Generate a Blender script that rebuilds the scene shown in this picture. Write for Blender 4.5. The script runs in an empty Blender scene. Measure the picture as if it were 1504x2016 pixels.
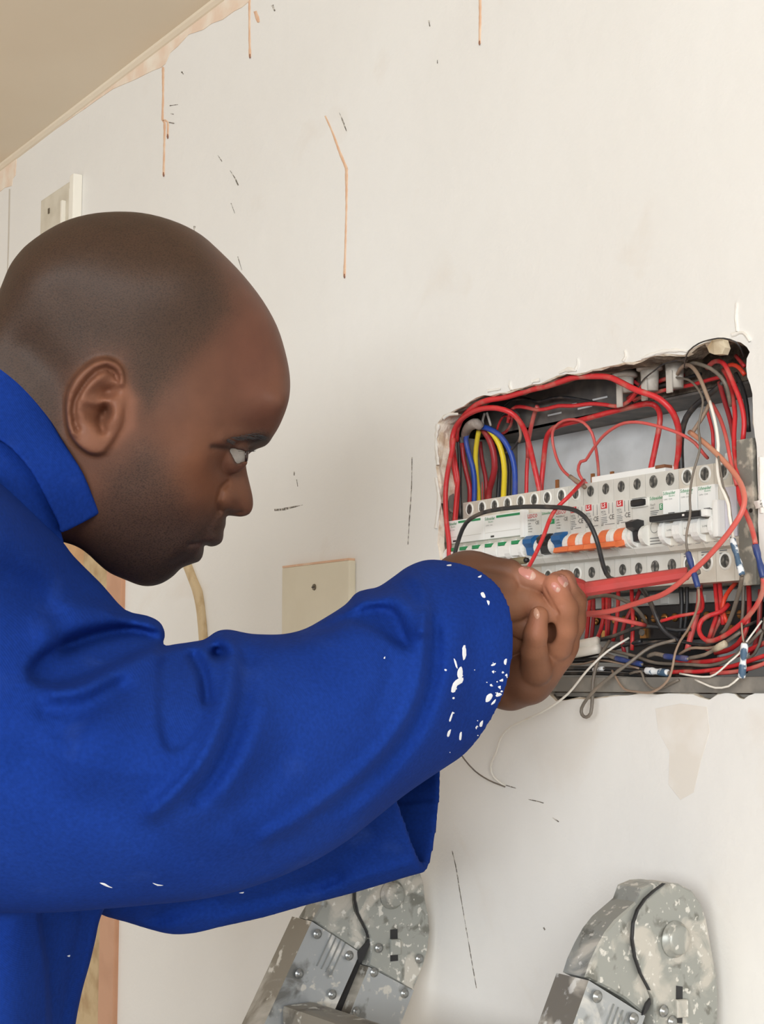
import bpy, bmesh, math, random
import numpy as np
from mathutils import Vector, Matrix, noise as mnoise

random.seed(7)
SC = bpy.context.scene
COL = SC.collection

# ------------------------------------------------------------------ camera
# phone camera, 0.83 m off the wall, looking along it and slightly upward
FPX, CX, CY = 3000.0, 752.0, 1008.0
EZ = 1.62                                   # eye height above the floor
CAM = Vector((0.0, -0.827, EZ))
YAW = math.atan2(2071, 3018.5)
PIT = math.atan2(334, 3000)
FH = Vector((-math.cos(YAW), math.sin(YAW), 0))
RT = Vector((math.sin(YAW), math.cos(YAW), 0))
FW = Vector((FH.x*math.cos(PIT), FH.y*math.cos(PIT), math.sin(PIT)))
UP = Vector((-FH.x*math.sin(PIT), -FH.y*math.sin(PIT), math.cos(PIT)))
cd = bpy.data.cameras.new('camera')
cd.sensor_fit = 'HORIZONTAL'; cd.sensor_width = 36.0; cd.lens = 36.0*FPX/1504.0
cd.clip_start = 0.02; cd.clip_end = 100
cam = bpy.data.objects.new('camera', cd); COL.objects.link(cam)
M = Matrix((RT, UP, -FW)).transposed().to_4x4(); M.translation = CAM
cam.matrix_world = M
SC.camera = cam

# ------------------------------------------------------------------ light
SC.view_settings.view_transform = 'Standard'
SC.view_settings.look = 'None'
SC.view_settings.exposure = 0.0
SC.view_settings.gamma = 1.0
SC.view_settings.use_curve_mapping = False
wd = bpy.data.worlds.new('daylight'); SC.world = wd; wd.use_nodes = True
bg = wd.node_tree.nodes['Background']
bg.inputs[0].default_value = (1.0, 0.988, 0.968, 1); bg.inputs[1].default_value = 0.60

def area_light(name, loc, target, sx, sy, power, col):
    ld = bpy.data.lights.new(name, 'AREA'); ld.shape = 'RECTANGLE'
    ld.size = sx; ld.size_y = sy; ld.energy = power; ld.color = col
    o = bpy.data.objects.new(name, ld); COL.objects.link(o)
    o.location = loc
    d = (Vector(target)-Vector(loc)).normalized()
    o.rotation_euler = d.to_track_quat('-Z', 'Y').to_euler()
    return o
# daylight through the big window of the room, on the wall opposite and to the right
area_light('window_daylight', (1.9, -3.1, 2.25), (-0.95, -0.25, 1.5), 2.4, 1.5, 212, (0.955, 0.98, 1.0))

# ------------------------------------------------------------------ helpers
def px(u, v, y=0.0):
    """point of the photograph (u, v) on the vertical plane y metres behind the wall face"""
    d = FW + RT*((u-CX)/FPX) + UP*((CY-v)/FPX)
    return CAM + d*((y-CAM.y)/d.y)
def at(u, v, z):
    """point of the photograph (u, v) at depth z metres"""
    return CAM + (FW + RT*((u-CX)/FPX) + UP*((CY-v)/FPX))*z

def s2l(c):
    return tuple((x/12.92 if x <= 0.04045 else ((x+0.055)/1.055)**2.4) for x in c)
def rgb(r, g, b): return s2l((r/255.0, g/255.0, b/255.0))

MATS = {}
def mat(name, col, rough=0.5, metal=0.0, var=None, vscale=40.0, bump=0.0, bscale=200.0, lo=0.45, hi=0.65, spec=0.5, detail=4.0, coat=0.0):
    """plain procedural material: base colour, optionally mottled towards `var` by noise, optional fine bump"""
    m = bpy.data.materials.new(name); m.use_nodes = True
    nt = m.node_tree; b = nt.nodes['Principled BSDF']
    b.inputs['Base Color'].default_value = (*col, 1)
    b.inputs['Roughness'].default_value = rough
    b.inputs['Metallic'].default_value = metal
    b.inputs['Specular IOR Level'].default_value = spec
    b.inputs['Coat Weight'].default_value = coat
    tc = nt.nodes.new('ShaderNodeTexCoord')
    if var is not None:
        n = nt.nodes.new('ShaderNodeTexNoise'); n.inputs['Scale'].default_value = vscale; n.inputs['Detail'].default_value = detail
        nt.links.new(tc.outputs['Object'], n.inputs['Vector'])
        r = nt.nodes.new('ShaderNodeValToRGB')
        r.color_ramp.elements[0].position = lo; r.color_ramp.elements[0].color = (*col, 1)
        r.color_ramp.elements[1].position = hi; r.color_ramp.elements[1].color = (*var, 1)
        nt.links.new(n.outputs['Fac'], r.inputs['Fac'])
        nt.links.new(r.outputs['Color'], b.inputs['Base Color'])
    if bump > 0:
        n2 = nt.nodes.new('ShaderNodeTexNoise'); n2.inputs['Scale'].default_value = bscale; n2.inputs['Detail'].default_value = 3
        nt.links.new(tc.outputs['Object'], n2.inputs['Vector'])
        bp = nt.nodes.new('ShaderNodeBump'); bp.inputs['Strength'].default_value = bump; bp.inputs['Distance'].default_value = 0.002
        nt.links.new(n2.outputs['Fac'], bp.inputs['Height'])
        nt.links.new(bp.outputs['Normal'], b.inputs['Normal'])
    MATS[name] = m
    return m

def link(o, parent=None):
    COL.objects.link(o)
    if parent is not None:
        o.parent = parent
    return o
def wloc(o):
    v = Vector((0, 0, 0))
    while o is not None:
        v += o.location; o = o.parent
    return v
def thing(name, label, cat, loc, group=None):
    o = bpy.data.objects.new(name, None); COL.objects.link(o)
    o.empty_display_size = 0.02
    o.location = loc; o['label'] = label; o['category'] = cat
    if group: o['group'] = group
    return o
def tag(o, label=None, cat=None, group=None, kind=None):
    if label: o['label'] = label
    if cat: o['category'] = cat
    if group: o['group'] = group
    if kind: o['kind'] = kind
    return o
def mesh(name, verts, faces, m, parent=None, smooth=False, loc=None):
    """link verts/faces (world coordinates) as ONE object; the origin is the parent's or `loc`"""
    org = Vector((0, 0, 0))
    if parent is not None: org = wloc(parent)
    elif loc is not None: org = Vector(loc)
    me = bpy.data.meshes.new(name)
    me.from_pydata([tuple(Vector(v)-org) for v in verts], [], faces)
    me.validate(); me.update()
    if smooth: me.polygons.foreach_set('use_smooth', [True]*len(me.polygons))
    if m is not None: me.materials.append(m)
    o = bpy.data.objects.new(name, me)
    if parent is None and loc is not None: o.location = loc
    return link(o, parent)

class MB:
    """collects shapes in world coordinates"""
    def __init__(s): s.v = []; s.f = []
    def add(s, v, f):
        n = len(s.v); s.v += [Vector(p) for p in v]; s.f += [tuple(i+n for i in q) for q in f]; return s
    def box(s, x0, x1, y0, y1, z0, z1, ch=0.0):
        if ch <= 0:
            v = [(x, y, z) for x in (x0, x1) for y in (y0, y1) for z in (z0, z1)]
            return s.add(v, [(0,1,3,2),(4,6,7,5),(0,4,5,1),(2,3,7,6),(0,2,6,4),(1,5,7,3)])
        bm = bmesh.new(); bmesh.ops.create_cube(bm, size=1)
        for q in bm.verts:
            q.co = Vector((x0 if q.co.x < 0 else x1, y0 if q.co.y < 0 else y1, z0 if q.co.z < 0 else z1))
        bmesh.ops.bevel(bm, geom=bm.edges[:], offset=ch, segments=2, affect='EDGES', profile=0.7)
        return s.bm(bm)
    def bm(s, bm):
        bm.verts.index_update()
        s.add([q.co.copy() for q in bm.verts], [tuple(q.index for q in f.verts) for f in bm.faces]); bm.free(); return s
    def prism(s, prof, axis, a0, a1):
        """extrude a 2-D profile: axis 'x' -> profile (y,z); 'y' -> (x,z); 'z' -> (x,y)"""
        mk = {'x': lambda a, p: (a, p[0], p[1]), 'y': lambda a, p: (p[0], a, p[1]), 'z': lambda a, p: (p[0], p[1], a)}[axis]
        n = len(prof)
        v = [mk(a0, p) for p in prof]+[mk(a1, p) for p in prof]
        f = [tuple(range(n))[::-1], tuple(range(n, 2*n))]+[(i, (i+1) % n, n+(i+1) % n, n+i) for i in range(n)]
        return s.add(v, f)
    def cyl(s, p0, p1, r0, r1=None, n=16, caps=True):
        r1 = r0 if r1 is None else r1
        p0 = Vector(p0); p1 = Vector(p1); d = (p1-p0).normalized()
        a = d.orthogonal().normalized(); b = d.cross(a)
        v = []
        for p, r in ((p0, r0), (p1, r1)):
            for i in range(n):
                t = 2*math.pi*i/n; v.append(p+a*math.cos(t)*r+b*math.sin(t)*r)
        f = [(i, (i+1) % n, n+(i+1) % n, n+i) for i in range(n)]
        if caps: f += [tuple(range(n))[::-1], tuple(range(n, 2*n))]
        return s.add(v, f)
    def lathe(s, p0, d, prof, n=20):
        """prof: list of (distance along d, radius)"""
        p0 = Vector(p0); d = Vector(d).normalized(); a = d.orthogonal().normalized(); b = d.cross(a)
        v = []
        for h, r in prof:
            for i in range(n):
                t = 2*math.pi*i/n; v.append(p0+d*h+(a*math.cos(t)+b*math.sin(t))*r)
        k = len(prof)
        f = [(j*n+i, j*n+(i+1) % n, (j+1)*n+(i+1) % n, (j+1)*n+i) for j in range(k-1) for i in range(n)]
        f += [tuple(range(n))[::-1], tuple(range((k-1)*n, k*n))]
        return s.add(v, f)
    def build(s, name, m, parent=None, smooth=False, loc=None):
        return mesh(name, s.v, s.f, m, parent, smooth, loc)

def catmull(P, step):
    P = [np.array(p, float) for p in P]
    if len(P) == 2: P = [P[0], (P[0]+P[1])/2, P[1]]
    Q = [2*P[0]-P[1]]+P+[2*P[-1]-P[-2]]
    out = []
    for i in range(1, len(Q)-2):
        p0, p1, p2, p3 = Q[i-1:i+3]
        n = max(2, int(np.linalg.norm((p2-p1)[:3])/step))
        for k in range(n):
            t = k/n
            out.append(0.5*((2*p1)+(-p0+p2)*t+(2*p0-5*p1+4*p2-p3)*t*t+(-p0+3*p1-3*p2+p3)*t**3))
    out.append(P[-1])
    return out
def tube(mb, pts, rad, n=8, step=0.006):
    """round tube through 3-D points; rad a number or one value per point"""
    R = rad if hasattr(rad, '__len__') else [rad]*len(pts)
    S = catmull([(*p, r) for p, r in zip(pts, R)], step)
    C = [Vector(s[:3]) for s in S]
    T = [(C[min(i+1, len(C)-1)]-C[max(i-1, 0)]).normalized() for i in range(len(C))]
    a = T[0].orthogonal().normalized()
    v = []
    for c, t, s in zip(C, T, S):
        a = (a-t*a.dot(t)).normalized(); b = t.cross(a)
        for i in range(n):
            q = 2*math.pi*i/n; v.append(c+(a*math.cos(q)+b*math.sin(q))*max(s[3], 1e-5))
    k = len(C)
    f = [(j*n+i, j*n+(i+1) % n, (j+1)*n+(i+1) % n, (j+1)*n+i) for j in range(k-1) for i in range(n)]
    f += [tuple(range(n))[::-1], tuple(range((k-1)*n, k*n))]
    return mb.add(v, f)

FONT_CACHE = {}
def text(s, size, x, y, z, m, parent, name='lettering', align='LEFT', sx=1.0, bold=0.0, mk=None):
    """flat lettering on a plane facing the room (-y); x, z = lower-left corner of the line"""
    key = (s, align, bold)
    if key not in FONT_CACHE:
        cu = bpy.data.curves.new('t', 'FONT'); cu.body = s; cu.size = 1.0; cu.align_x = align; cu.resolution_u = 1; cu.offset = bold
        to = bpy.data.objects.new('t', cu); COL.objects.link(to)
        dg = bpy.context.evaluated_depsgraph_get()
        me = to.evaluated_get(dg).to_mesh()
        FONT_CACHE[key] = ([v.co.copy() for v in me.vertices], [tuple(p.vertices) for p in me.polygons])
        to.to_mesh_clear() if hasattr(to, 'to_mesh_clear') else None
        bpy.data.objects.remove(to); bpy.data.curves.remove(cu)
    V, F = FONT_CACHE[key]
    mk = mk or (lambda a, b: (x+a, y, z+b))
    return mesh(name, [mk(v.x*size*sx, v.y*size) for v in V], F, m, parent)
# ------------------------------------------------------------------ materials of the room
def wall_material():
    m = bpy.data.materials.new('cream_wall_paint'); m.use_nodes = True
    nt = m.node_tree; b = nt.nodes['Principled BSDF']; L = nt.links.new
    tc = nt.nodes.new('ShaderNodeTexCoord')
    n1 = nt.nodes.new('ShaderNodeTexNoise'); n1.inputs['Scale'].default_value = 3.0; n1.inputs['Detail'].default_value = 6
    L(tc.outputs['Object'], n1.inputs['Vector'])
    r1 = nt.nodes.new('ShaderNodeValToRGB')
    r1.color_ramp.elements[0].position = 0.3; r1.color_ramp.elements[0].color = (*rgb(230, 228, 223), 1)
    r1.color_ramp.elements[1].position = 0.7; r1.color_ramp.elements[1].color = (*rgb(236, 235, 231), 1)
    L(n1.outputs['Fac'], r1.inputs['Fac'])
    # faint dirty smudges
    n2 = nt.nodes.new('ShaderNodeTexNoise'); n2.inputs['Scale'].default_value = 9.0; n2.inputs['Detail'].default_value = 8; n2.inputs['Distortion'].default_value = 0.6
    L(tc.outputs['Object'], n2.inputs['Vector'])
    r2 = nt.nodes.new('ShaderNodeValToRGB'); r2.color_ramp.elements[0].position = 0.62; r2.color_ramp.elements[1].position = 0.8
    r2.color_ramp.elements[1].color = (0.35, 0.35, 0.35, 1)
    L(n2.outputs['Fac'], r2.inputs['Fac'])
    mx = nt.nodes.new('ShaderNodeMix'); mx.data_type = 'RGBA'
    L(r2.outputs['Color'], mx.inputs['Factor']); L(r1.outputs['Color'], mx.inputs['A']); mx.inputs['B'].default_value = (*rgb(214, 200, 182), 1)
    L(mx.outputs['Result'], b.inputs['Base Color'])
    b.inputs['Roughness'].default_value = 0.48; b.inputs['Specular IOR Level'].default_value = 0.35
    # roller and trowel relief
    n3 = nt.nodes.new('ShaderNodeTexNoise'); n3.inputs['Scale'].default_value = 34.0; n3.inputs['Detail'].default_value = 5
    n4 = nt.nodes.new('ShaderNodeTexNoise'); n4.inputs['Scale'].default_value = 260.0; n4.inputs['Detail'].default_value = 2
    L(tc.outputs['Object'], n3.inputs['Vector']); L(tc.outputs['Object'], n4.inputs['Vector'])
    ad = nt.nodes.new('ShaderNodeMath'); ad.operation = 'MULTIPLY_ADD'; ad.inputs[1].default_value = 0.22
    L(n4.outputs['Fac'], ad.inputs[0]); L(n3.outputs['Fac'], ad.inputs[2])
    bp = nt.nodes.new('ShaderNodeBump'); bp.inputs['Strength'].default_value = 0.22; bp.inputs['Distance'].default_value = 0.004
    L(ad.outputs[0], bp.inputs['Height']); L(bp.outputs['Normal'], b.inputs['Normal'])
    return m
M_WALL = wall_material()
M_CEIL = mat('beige_ceiling_paint', rgb(232, 219, 198), 0.7, var=rgb(227, 213, 191), vscale=2.0, bump=0.05, bscale=60)
M_FLOOR = mat('worn_screed_floor', rgb(196, 182, 164), 0.6, var=rgb(184, 168, 150), vscale=3.0)
M_PLASTER = mat('bare_pink_plaster', rgb(230, 206, 184), 0.8, var=rgb(238, 228, 212), vscale=24, lo=0.42, hi=0.66, bump=0.2, bscale=90)
M_DRIP = mat('peach_drip', rgb(220, 178, 146), 0.45, var=rgb(228, 198, 170), vscale=60)
M_SCUFF = mat('black_scuff', rgb(112, 106, 97), 0.8, var=rgb(206, 200, 190), vscale=260, lo=0.5, hi=0.6)
M_CHIP = mat('broken_plaster', rgb(236, 228, 212), 0.85, var=rgb(206, 186, 160), vscale=90, bump=0.5, bscale=240)
M_CONC = mat('rough_mortar', rgb(134, 122, 106), 0.95, var=rgb(78, 68, 58), vscale=70, lo=0.4, hi=0.62, bump=1.0, bscale=260)
M_PEACH = mat('peach_door_frame', rgb(198, 150, 118), 0.45, var=rgb(190, 142, 110), vscale=20)
M_WOOD = mat('raw_door_wood', rgb(196, 172, 132), 0.6, var=rgb(170, 140, 100), vscale=30)
M_DARK = mat('dark_gap', rgb(40, 32, 26), 0.9)

# hole in the wall, traced along its broken edge
HOLE_PX = [(862,832),(872,818),(886,812),(898,806),(912,800),(924,791),(937,783),(952,778),(966,779),(981,774),(996,772),(1013,766),(1030,763),(1046,757),(1062,756),(1079,747),(1096,740),(1114,736),
 (1134,736),(1152,733),(1164,728),(1180,725),(1198,721),(1214,718),(1230,713),(1246,713),(1262,709),(1276,703),(1290,700),(1304,697),(1318,696),(1332,698),(1346,699),(1358,690),(1370,682),(1384,676),(1398,670),(1414,667),(1430,668),(1444,671),(1458,674),(1470,683),(1476,693),
 (1470,706),(1469,724),(1471,742),(1477,758),(1481,775),(1482,800),(1483,830),(1486,858),(1490,880),(1491,930),(1493,980),(1492,1030),(1495,1080),(1500,1130),(1508,1180),(1513,1240),(1514,1300),(1512,1345),
 (1500,1362),(1486,1365),(1473,1370),(1464,1377),(1455,1374),(1446,1366),(1430,1364),(1412,1368),(1396,1378),(1380,1374),(1364,1367),(1340,1366),(1316,1365),(1290,1368),(1262,1366),(1236,1369),(1210,1371),(1186,1374),(1160,1377),(1136,1376),(1112,1379),(1094,1380),(1084,1370),(1072,1360),(1050,1364),(1020,1368),(980,1366),(930,1364),(884,1360),
 (872,1340),(868,1280),(870,1200),(869,1130),(866,1098),(861,1070),(864,1030),(859,990),(864,955),(858,920),(862,880),(859,850)]
hole = [px(u, v, 0.0) for u, v in HOLE_PX]
WX0, WX1, ZC = -3.6, 2.2, None
ZC = px(200, 177, 0.0).z                     # ceiling height, from the wall/ceiling line
DOOR_X1 = px(231, 1500, -0.006).x; DOOR_X0 = DOOR_X1-0.86; DOOR_Z = 2.03

def back_wall():
    bm = bmesh.new()
    outer = [bm.verts.new((x, 0, z)) for x, z in ((WX0, 0), (DOOR_X0, 0), (DOOR_X0, DOOR_Z), (DOOR_X1, DOOR_Z), (DOOR_X1, 0), (WX1, 0), (WX1, ZC), (WX0, ZC))]
    inner = [bm.verts.new((p.x, 0, p.z)) for p in hole]
    E = [bm.edges.new((L[i], L[(i+1) % len(L)])) for L in (outer, inner) for i in range(len(L))]
    bmesh.ops.triangle_fill(bm, use_beauty=True, use_dissolve=False, edges=E)
    for f in bm.faces:
        f.material_index = 0
        if f.normal.y > 0: f.normal_flip()
    # broken reveal of the hole: plaster skin, then mortar
    c = sum((Vector((p.x, 0, p.z)) for p in hole), Vector())/len(hole)
    prev = inner; rings = []
    for k, (dy, shrink, jit) in enumerate(((0.002, 0.001, 0.001), (0.006, 0.0015, 0.0015), (0.012, 0.002, 0.0015), (0.02, 0.001, 0.001))):
        ring = []
        for q in inner:
            d = (c-q.co); d.y = 0; d.normalize()
            ring.append(bm.verts.new(q.co+d*(shrink+random.uniform(-jit, jit))+Vector((0, dy+random.uniform(-0.001, 0.001), 0))))
        n = len(ring)
        for i in range(n):
            f = bm.faces.new((prev[i], prev[(i+1) % n], ring[(i+1) % n], ring[i]))
            left = HOLE_PX[i][0] < 884
            f.material_index = 1 if (k < 1 or (left and (k < 2 or HOLE_PX[i][1] < 1000))) else (2 if (k > 1 or random.random() < 0.75) else 1)
        prev = ring
    bmesh.ops.recalc_face_normals(bm, faces=bm.faces[:]) if False else None
    me = bpy.data.meshes.new('wall_back'); bm.to_mesh(me); bm.free()
    for m in (M_WALL, M_CHIP, M_CONC): me.materials.append(m)
    o = bpy.data.objects.new('wall_back', me); COL.objects.link(o)
    tag(o, 'cream painted wall with peach drips and a broken hole around the breaker box', kind='structure')
    return o
WALL = back_wall()
b = MB(); b.box(WX0, DOOR_X0, 0.0995, 0.2, 0, ZC); b.box(DOOR_X1, WX1, 0.0995, 0.2, 0, ZC); b.box(DOOR_X0, DOOR_X1, 0.0995, 0.2, DOOR_Z, ZC)
o = b.build('wall_core', M_CONC); tag(o, 'brick core of the wall behind the plaster', kind='structure')

# ceiling with a shallow cove line along the wall
b = MB(); b.box(WX0, WX1, -3.4, 0.2, ZC, ZC+0.1)
o = b.build('ceiling', M_CEIL); tag(o, 'flat beige painted ceiling', kind='structure')
b = MB()
prof = [(0.0, ZC+0.001), (-0.008, ZC+0.001), (-0.007, ZC-0.003), (-0.003, ZC-0.006), (0.0, ZC-0.007)]
b.prism(prof, 'x', WX0, WX1)
o = b.build('trim_1', M_CEIL); tag(o, 'narrow beige cove where the wall meets the ceiling', kind='structure')
b = MB(); b.box(WX0, WX1, -3.4, 0.2, -0.1, 0)
o = b.build('floor', M_FLOOR); tag(o, 'warm brown screed floor', kind='structure')
b = MB(); b.box(WX0-0.1, WX0, -3.4, 0.2, 0, ZC)
o = b.build('wall_left', M_WALL); tag(o, 'cream painted end wall of the room', kind='structure')

# doorway left of the man: peach frame strip, dark gap, wooden door leaf
fr = thing('door_1', 'wooden door with a peach painted frame behind the man', 'door', (DOOR_X1-0.4, 0, 0)); fr['kind'] = 'structure'
del fr['category']
xj = px(202, 1500, -0.006).x
b = MB(); b.box(xj, DOOR_X1+0.001, -0.006, 0.06, 0, DOOR_Z, 0.002); b.build('frame_post', M_PEACH, fr)
b = MB(); b.box(DOOR_X0-0.03, DOOR_X1+0.001, -0.015, 0.06, DOOR_Z, DOOR_Z+0.05, 0.003); b.build('frame_head', M_PEACH, fr)
b = MB(); b.box(DOOR_X0-0.03, DOOR_X0+0.03, -0.015, 0.06, 0, DOOR_Z, 0.003); b.build('frame_post', M_PEACH, fr)
xw = px(158, 1500, 0.0).x
b = MB(); b.box(xj-0.004, xj, -0.0005, 0.004, 0, DOOR_Z-0.005); b.build('gap_shade', M_DARK, fr)  # dark strip standing in for the shade in the gap, no real seal
b = MB(); b.box(xw, xj-0.004, -0.002, 0.05, 0, DOOR_Z-0.005, 0.002); b.build('door_stile', M_WOOD, fr)
M_WOOD2 = mat('orange_door_wood', rgb(200, 158, 112), 0.55, var=rgb(182, 138, 94), vscale=25)
b = MB(); b.box(DOOR_X0+0.035, xw-0.002, 0.004, 0.045, 0, DOOR_Z-0.005, 0.002); b.build('door_panel', M_WOOD2, fr)
b = MB(); b.box(DOOR_X0+0.03, xj, 0.06, 0.09, 0, DOOR_Z); b.build('door_backing', M_DARK, fr)

# ------------------------------------------------------------------ paint marks on the wall (thin raised paint)
def ribbon(name, pts, widths, m, parent=WALL, y=-0.0006, jitter=0.0):
    """raised strip of paint along photo points; widths in photo pixels"""
    S = catmull([(u, v, w) for (u, v), w in zip(pts, widths)], 6.0)
    V = []; n = len(S)
    for i, s in enumerate(S):
        a = S[max(i-1, 0)]; c = S[min(i+1, n-1)]
        t = np.array([c[0]-a[0], c[1]-a[1]]); t /= (np.linalg.norm(t)+1e-9)
        nx, ny = -t[1], t[0]
        w = s[2]*0.5*(1+random.uniform(-jitter, jitter))
        for k, yy in ((-1, 0.0), (-0.5, y), (0.5, y), (1, 0.0)):
            V.append(px(s[0]+nx*w*k, s[1]+ny*w*k, yy-0.00005))
    F = [(i*4+k, i*4+k+1, (i+1)*4+k+1, (i+1)*4+k) for i in range(n-1) for k in range(3)]
    return mesh(name, V, F, m, parent, smooth=True)
def patch(name, poly, m, parent=WALL, y=-0.0008):
    """raised flat patch with an irregular outline given in photo points"""
    pts = [px(u, v, 0) for u, v in poly]
    c = sum(pts, Vector())/len(pts)
    n = len(pts); V = [Vector((p.x, -0.0001, p.z)) for p in pts]+[Vector((p.x, y, p.z)) + (c-p)*0.01 for p in pts]
    F = [(i, (i+1) % n, n+(i+1) % n, n+i) for i in range(n)]+[tuple(range(n, 2*n))]
    return mesh(name, V, F, m, parent)

D = [  # runs of peach paint: (points, widths)
 ([(945,-10),(945,40),(944,86)], (6,5,5)),
 ([(491,-5),(491,60),(492,112)], (5,4,5)),
 ([(321,132),(321,190),(320,236),(324,242),(323,300),(322,344)], (5,4,5,5,4,5)),
 ([(320,237),(330,240),(330,268)], (4,4,4)),
 ([(640,228),(655,262),(668,298),(682,332)], (3,4,5,6)),
 ([(682,332),(682,400),(680,480),(678,544)], (6,4,4,5)),
 ([(502,22),(506,34),(509,44)], (6,8,5)),
]
for p, w in D: ribbon('paint_drip', p, w, M_DRIP, jitter=0.15)
M_TIP = mat('dark_drip_tip', rgb(138, 92, 70), 0.5)
for u, v in ((944,84),(492,110),(322,343),(678,543),(330,268)):
    ribbon('drip_tip', [(u,v-4),(u,v+1),(u,v+5)], (3,4,2), M_TIP, y=-0.0009)
# plaster strip left unpainted under the ceiling
patch('bare_plaster', [(410,14),(425,2),(445,-12),(500,-14),(492,2),(478,14),(462,22),(440,38),(418,46),(402,58),(372,68),(350,92),(336,104),(326,126),(318,133),(300,140),(276,152),(264,158),(240,168),(222,176),(190,198),(168,214),(150,226),(100,262),(60,293),(60,284),(110,244),(170,198),(230,152),(290,107),(350,60)], M_PLASTER)
patch('bare_plaster', [(-4,336),(4,332),(34,306),(31,345),(26,352),(24,366),(10,370),(0,378),(-6,380)], M_PLASTER)
# scuffs and pencil marks
SCF = [([(540,1004),(556,1003),(574,999),(596,994)],(8,7,4,1)),([(334,208),(350,206)],(3,2)),([(336,224),(342,225)],(2,2)),([(332,241),(343,243)],(3,3)),
 ([(668,222),(674,236),(682,258)],(1,3,2)),([(429,306),(437,318)],(2,2)),([(453,336),(462,350),(469,365)],(1,2,4)),([(455,400),(462,420)],(2,1)),
 ([(844,40),(846,52)],(4,2)),([(861,118),(861,125)],(2,2)),([(536,10),(541,22)],(6,5)),([(383,445),(382,455)],(4,3)),
 ([(811,900),(810,960),(806,1020),(803,1072)],(2,2,2,1.5)),([(890,1675),(898,1710),(906,1760),(918,1830),(930,1900),(938,1946)],(2,2,2,2,2,1.5)),
 ([(1040,1574),(1056,1577),(1070,1581)],(2,4,2)),([(1088,1610),(1100,1618)],(2,3)),([(996,1546),(1016,1552)],(3,2)),([(1070,1826),(1073,1831)],(5,4)),
 ([(579,928),(579,936)],(3,2)),([(584,944),(586,958)],(2,1)),([(468,505),(476,532)],(2,1)),([(357,141),(361,146)],(4,3))]
for p, w in SCF: ribbon('scuff_mark', p, [q*0.8 for q in w], M_SCUFF, jitter=0.4, y=-0.0003)
M_SMUDGE = mat('faint_smudge', rgb(227, 221, 211), 0.6, var=rgb(233, 229, 222), vscale=30)
patch('smudge', [(1290,1395),(1340,1385),(1392,1392),(1398,1440),(1380,1500),(1366,1560),(1340,1575),(1316,1545),(1318,1480),(1296,1440)], M_SMUDGE, y=-0.0002)
# ridges of white filler beside the hole
M_FILL = mat('white_filler', rgb(238, 235, 228), 0.6, var=rgb(228, 222, 212), vscale=60, bump=0.3, bscale=200)
RDG = [([(1449,596),(1447,624),(1450,652)],(2,3,4)),([(1003,750),(1002,760),(1006,768)],(2,3,5)),([(1136,706),(1137,718),(1132,728)],(2,4,9)),([(902,815),(884,816),(872,824)],(4,6,8)),
 ([(862,835),(858,870),(862,915)],(9,6,8)),([(1229,690),(1231,702),(1226,711)],(2,4,7)),([(1262,706),(1296,694),(1330,690),(1352,692)],(5,8,8,5)),([(1440,660),(1462,655),(1476,672)],(8,8,6)),
 ([(1100,735),(1118,728),(1134,730)],(6,9,5)),([(1046,752),(1062,748)],(8,6)),([(960,770),(985,766)],(6,5)),([(1497,900),(1497,960),(1499,1010)],(10,8,10)),([(1494,985),(1497,1000)],(18,16)),([(858,940),(864,985),(858,1040)],(6,8,6))]
for p, w in RDG: ribbon('filler_ridge', p, w, M_FILL, y=-0.0016, jitter=0.35)
b = MB()
P = [px(u, v, y) for u, v, y in ((1392,684,-0.004),(1404,666,-0.006),(1422,668,-0.006),(1427,684,-0.004),(1422,697,-0.002),(1406,698,0.0),(1396,694,0.002))]
n = len(P); b.add(P+[p+Vector((0, 0.006, 0)) for p in P], [tuple(range(n)), tuple(range(n, 2*n))[::-1]]+[(i, n+i, n+(i+1) % n, (i+1) % n) for i in range(n)])
b.build('loose_plaster_flake', mat('cream_flake', rgb(228, 214, 186), 0.8, var=rgb(206, 188, 156), vscale=60), WALL)

# ------------------------------------------------------------------ plates and cable on the wall
M_PLATE = mat('ivory_plastic', rgb(222, 214, 192), 0.45, var=rgb(216, 207, 184), vscale=12)
M_SCREW = mat('dull_screw', rgb(120, 112, 98), 0.4, 0.8)
a = px(555, 1117, -0.009); c = px(686, 1104, -0.009)
w = c.x-a.x; zt = (a.z+c.z)/2
t = thing('blank_plate', 'square ivory blanking plate with one centre screw, half hidden by the raised sleeve', 'wall plate', (a.x+w/2, 0, zt-w))
b = MB(); b.box(a.x, c.x, -0.009, -0.0002, zt-w, zt, 0.002); b.build('plate', M_PLATE, t)
s = px(619, 1156, -0.009); b = MB(); b.lathe((s.x, -0.009, s.z), (0, -1, 0), [(0, 0.0034), (0.0012, 0.003), (0.0016, 0.0015)], 14); k = b.build('screw', M_SCREW, t)
b = MB(); b.box(s.x-0.0028, s.x+0.0028, -0.0109, -0.0103, s.z-0.0004, s.z+0.0004); b.build('slot', M_DARK, k)
b = MB(); b.box(a.x-0.001, c.x-0.002, -0.0080, -0.0001, zt, zt+0.0022); b.build('paint_edge', M_DRIP, t)

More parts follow.
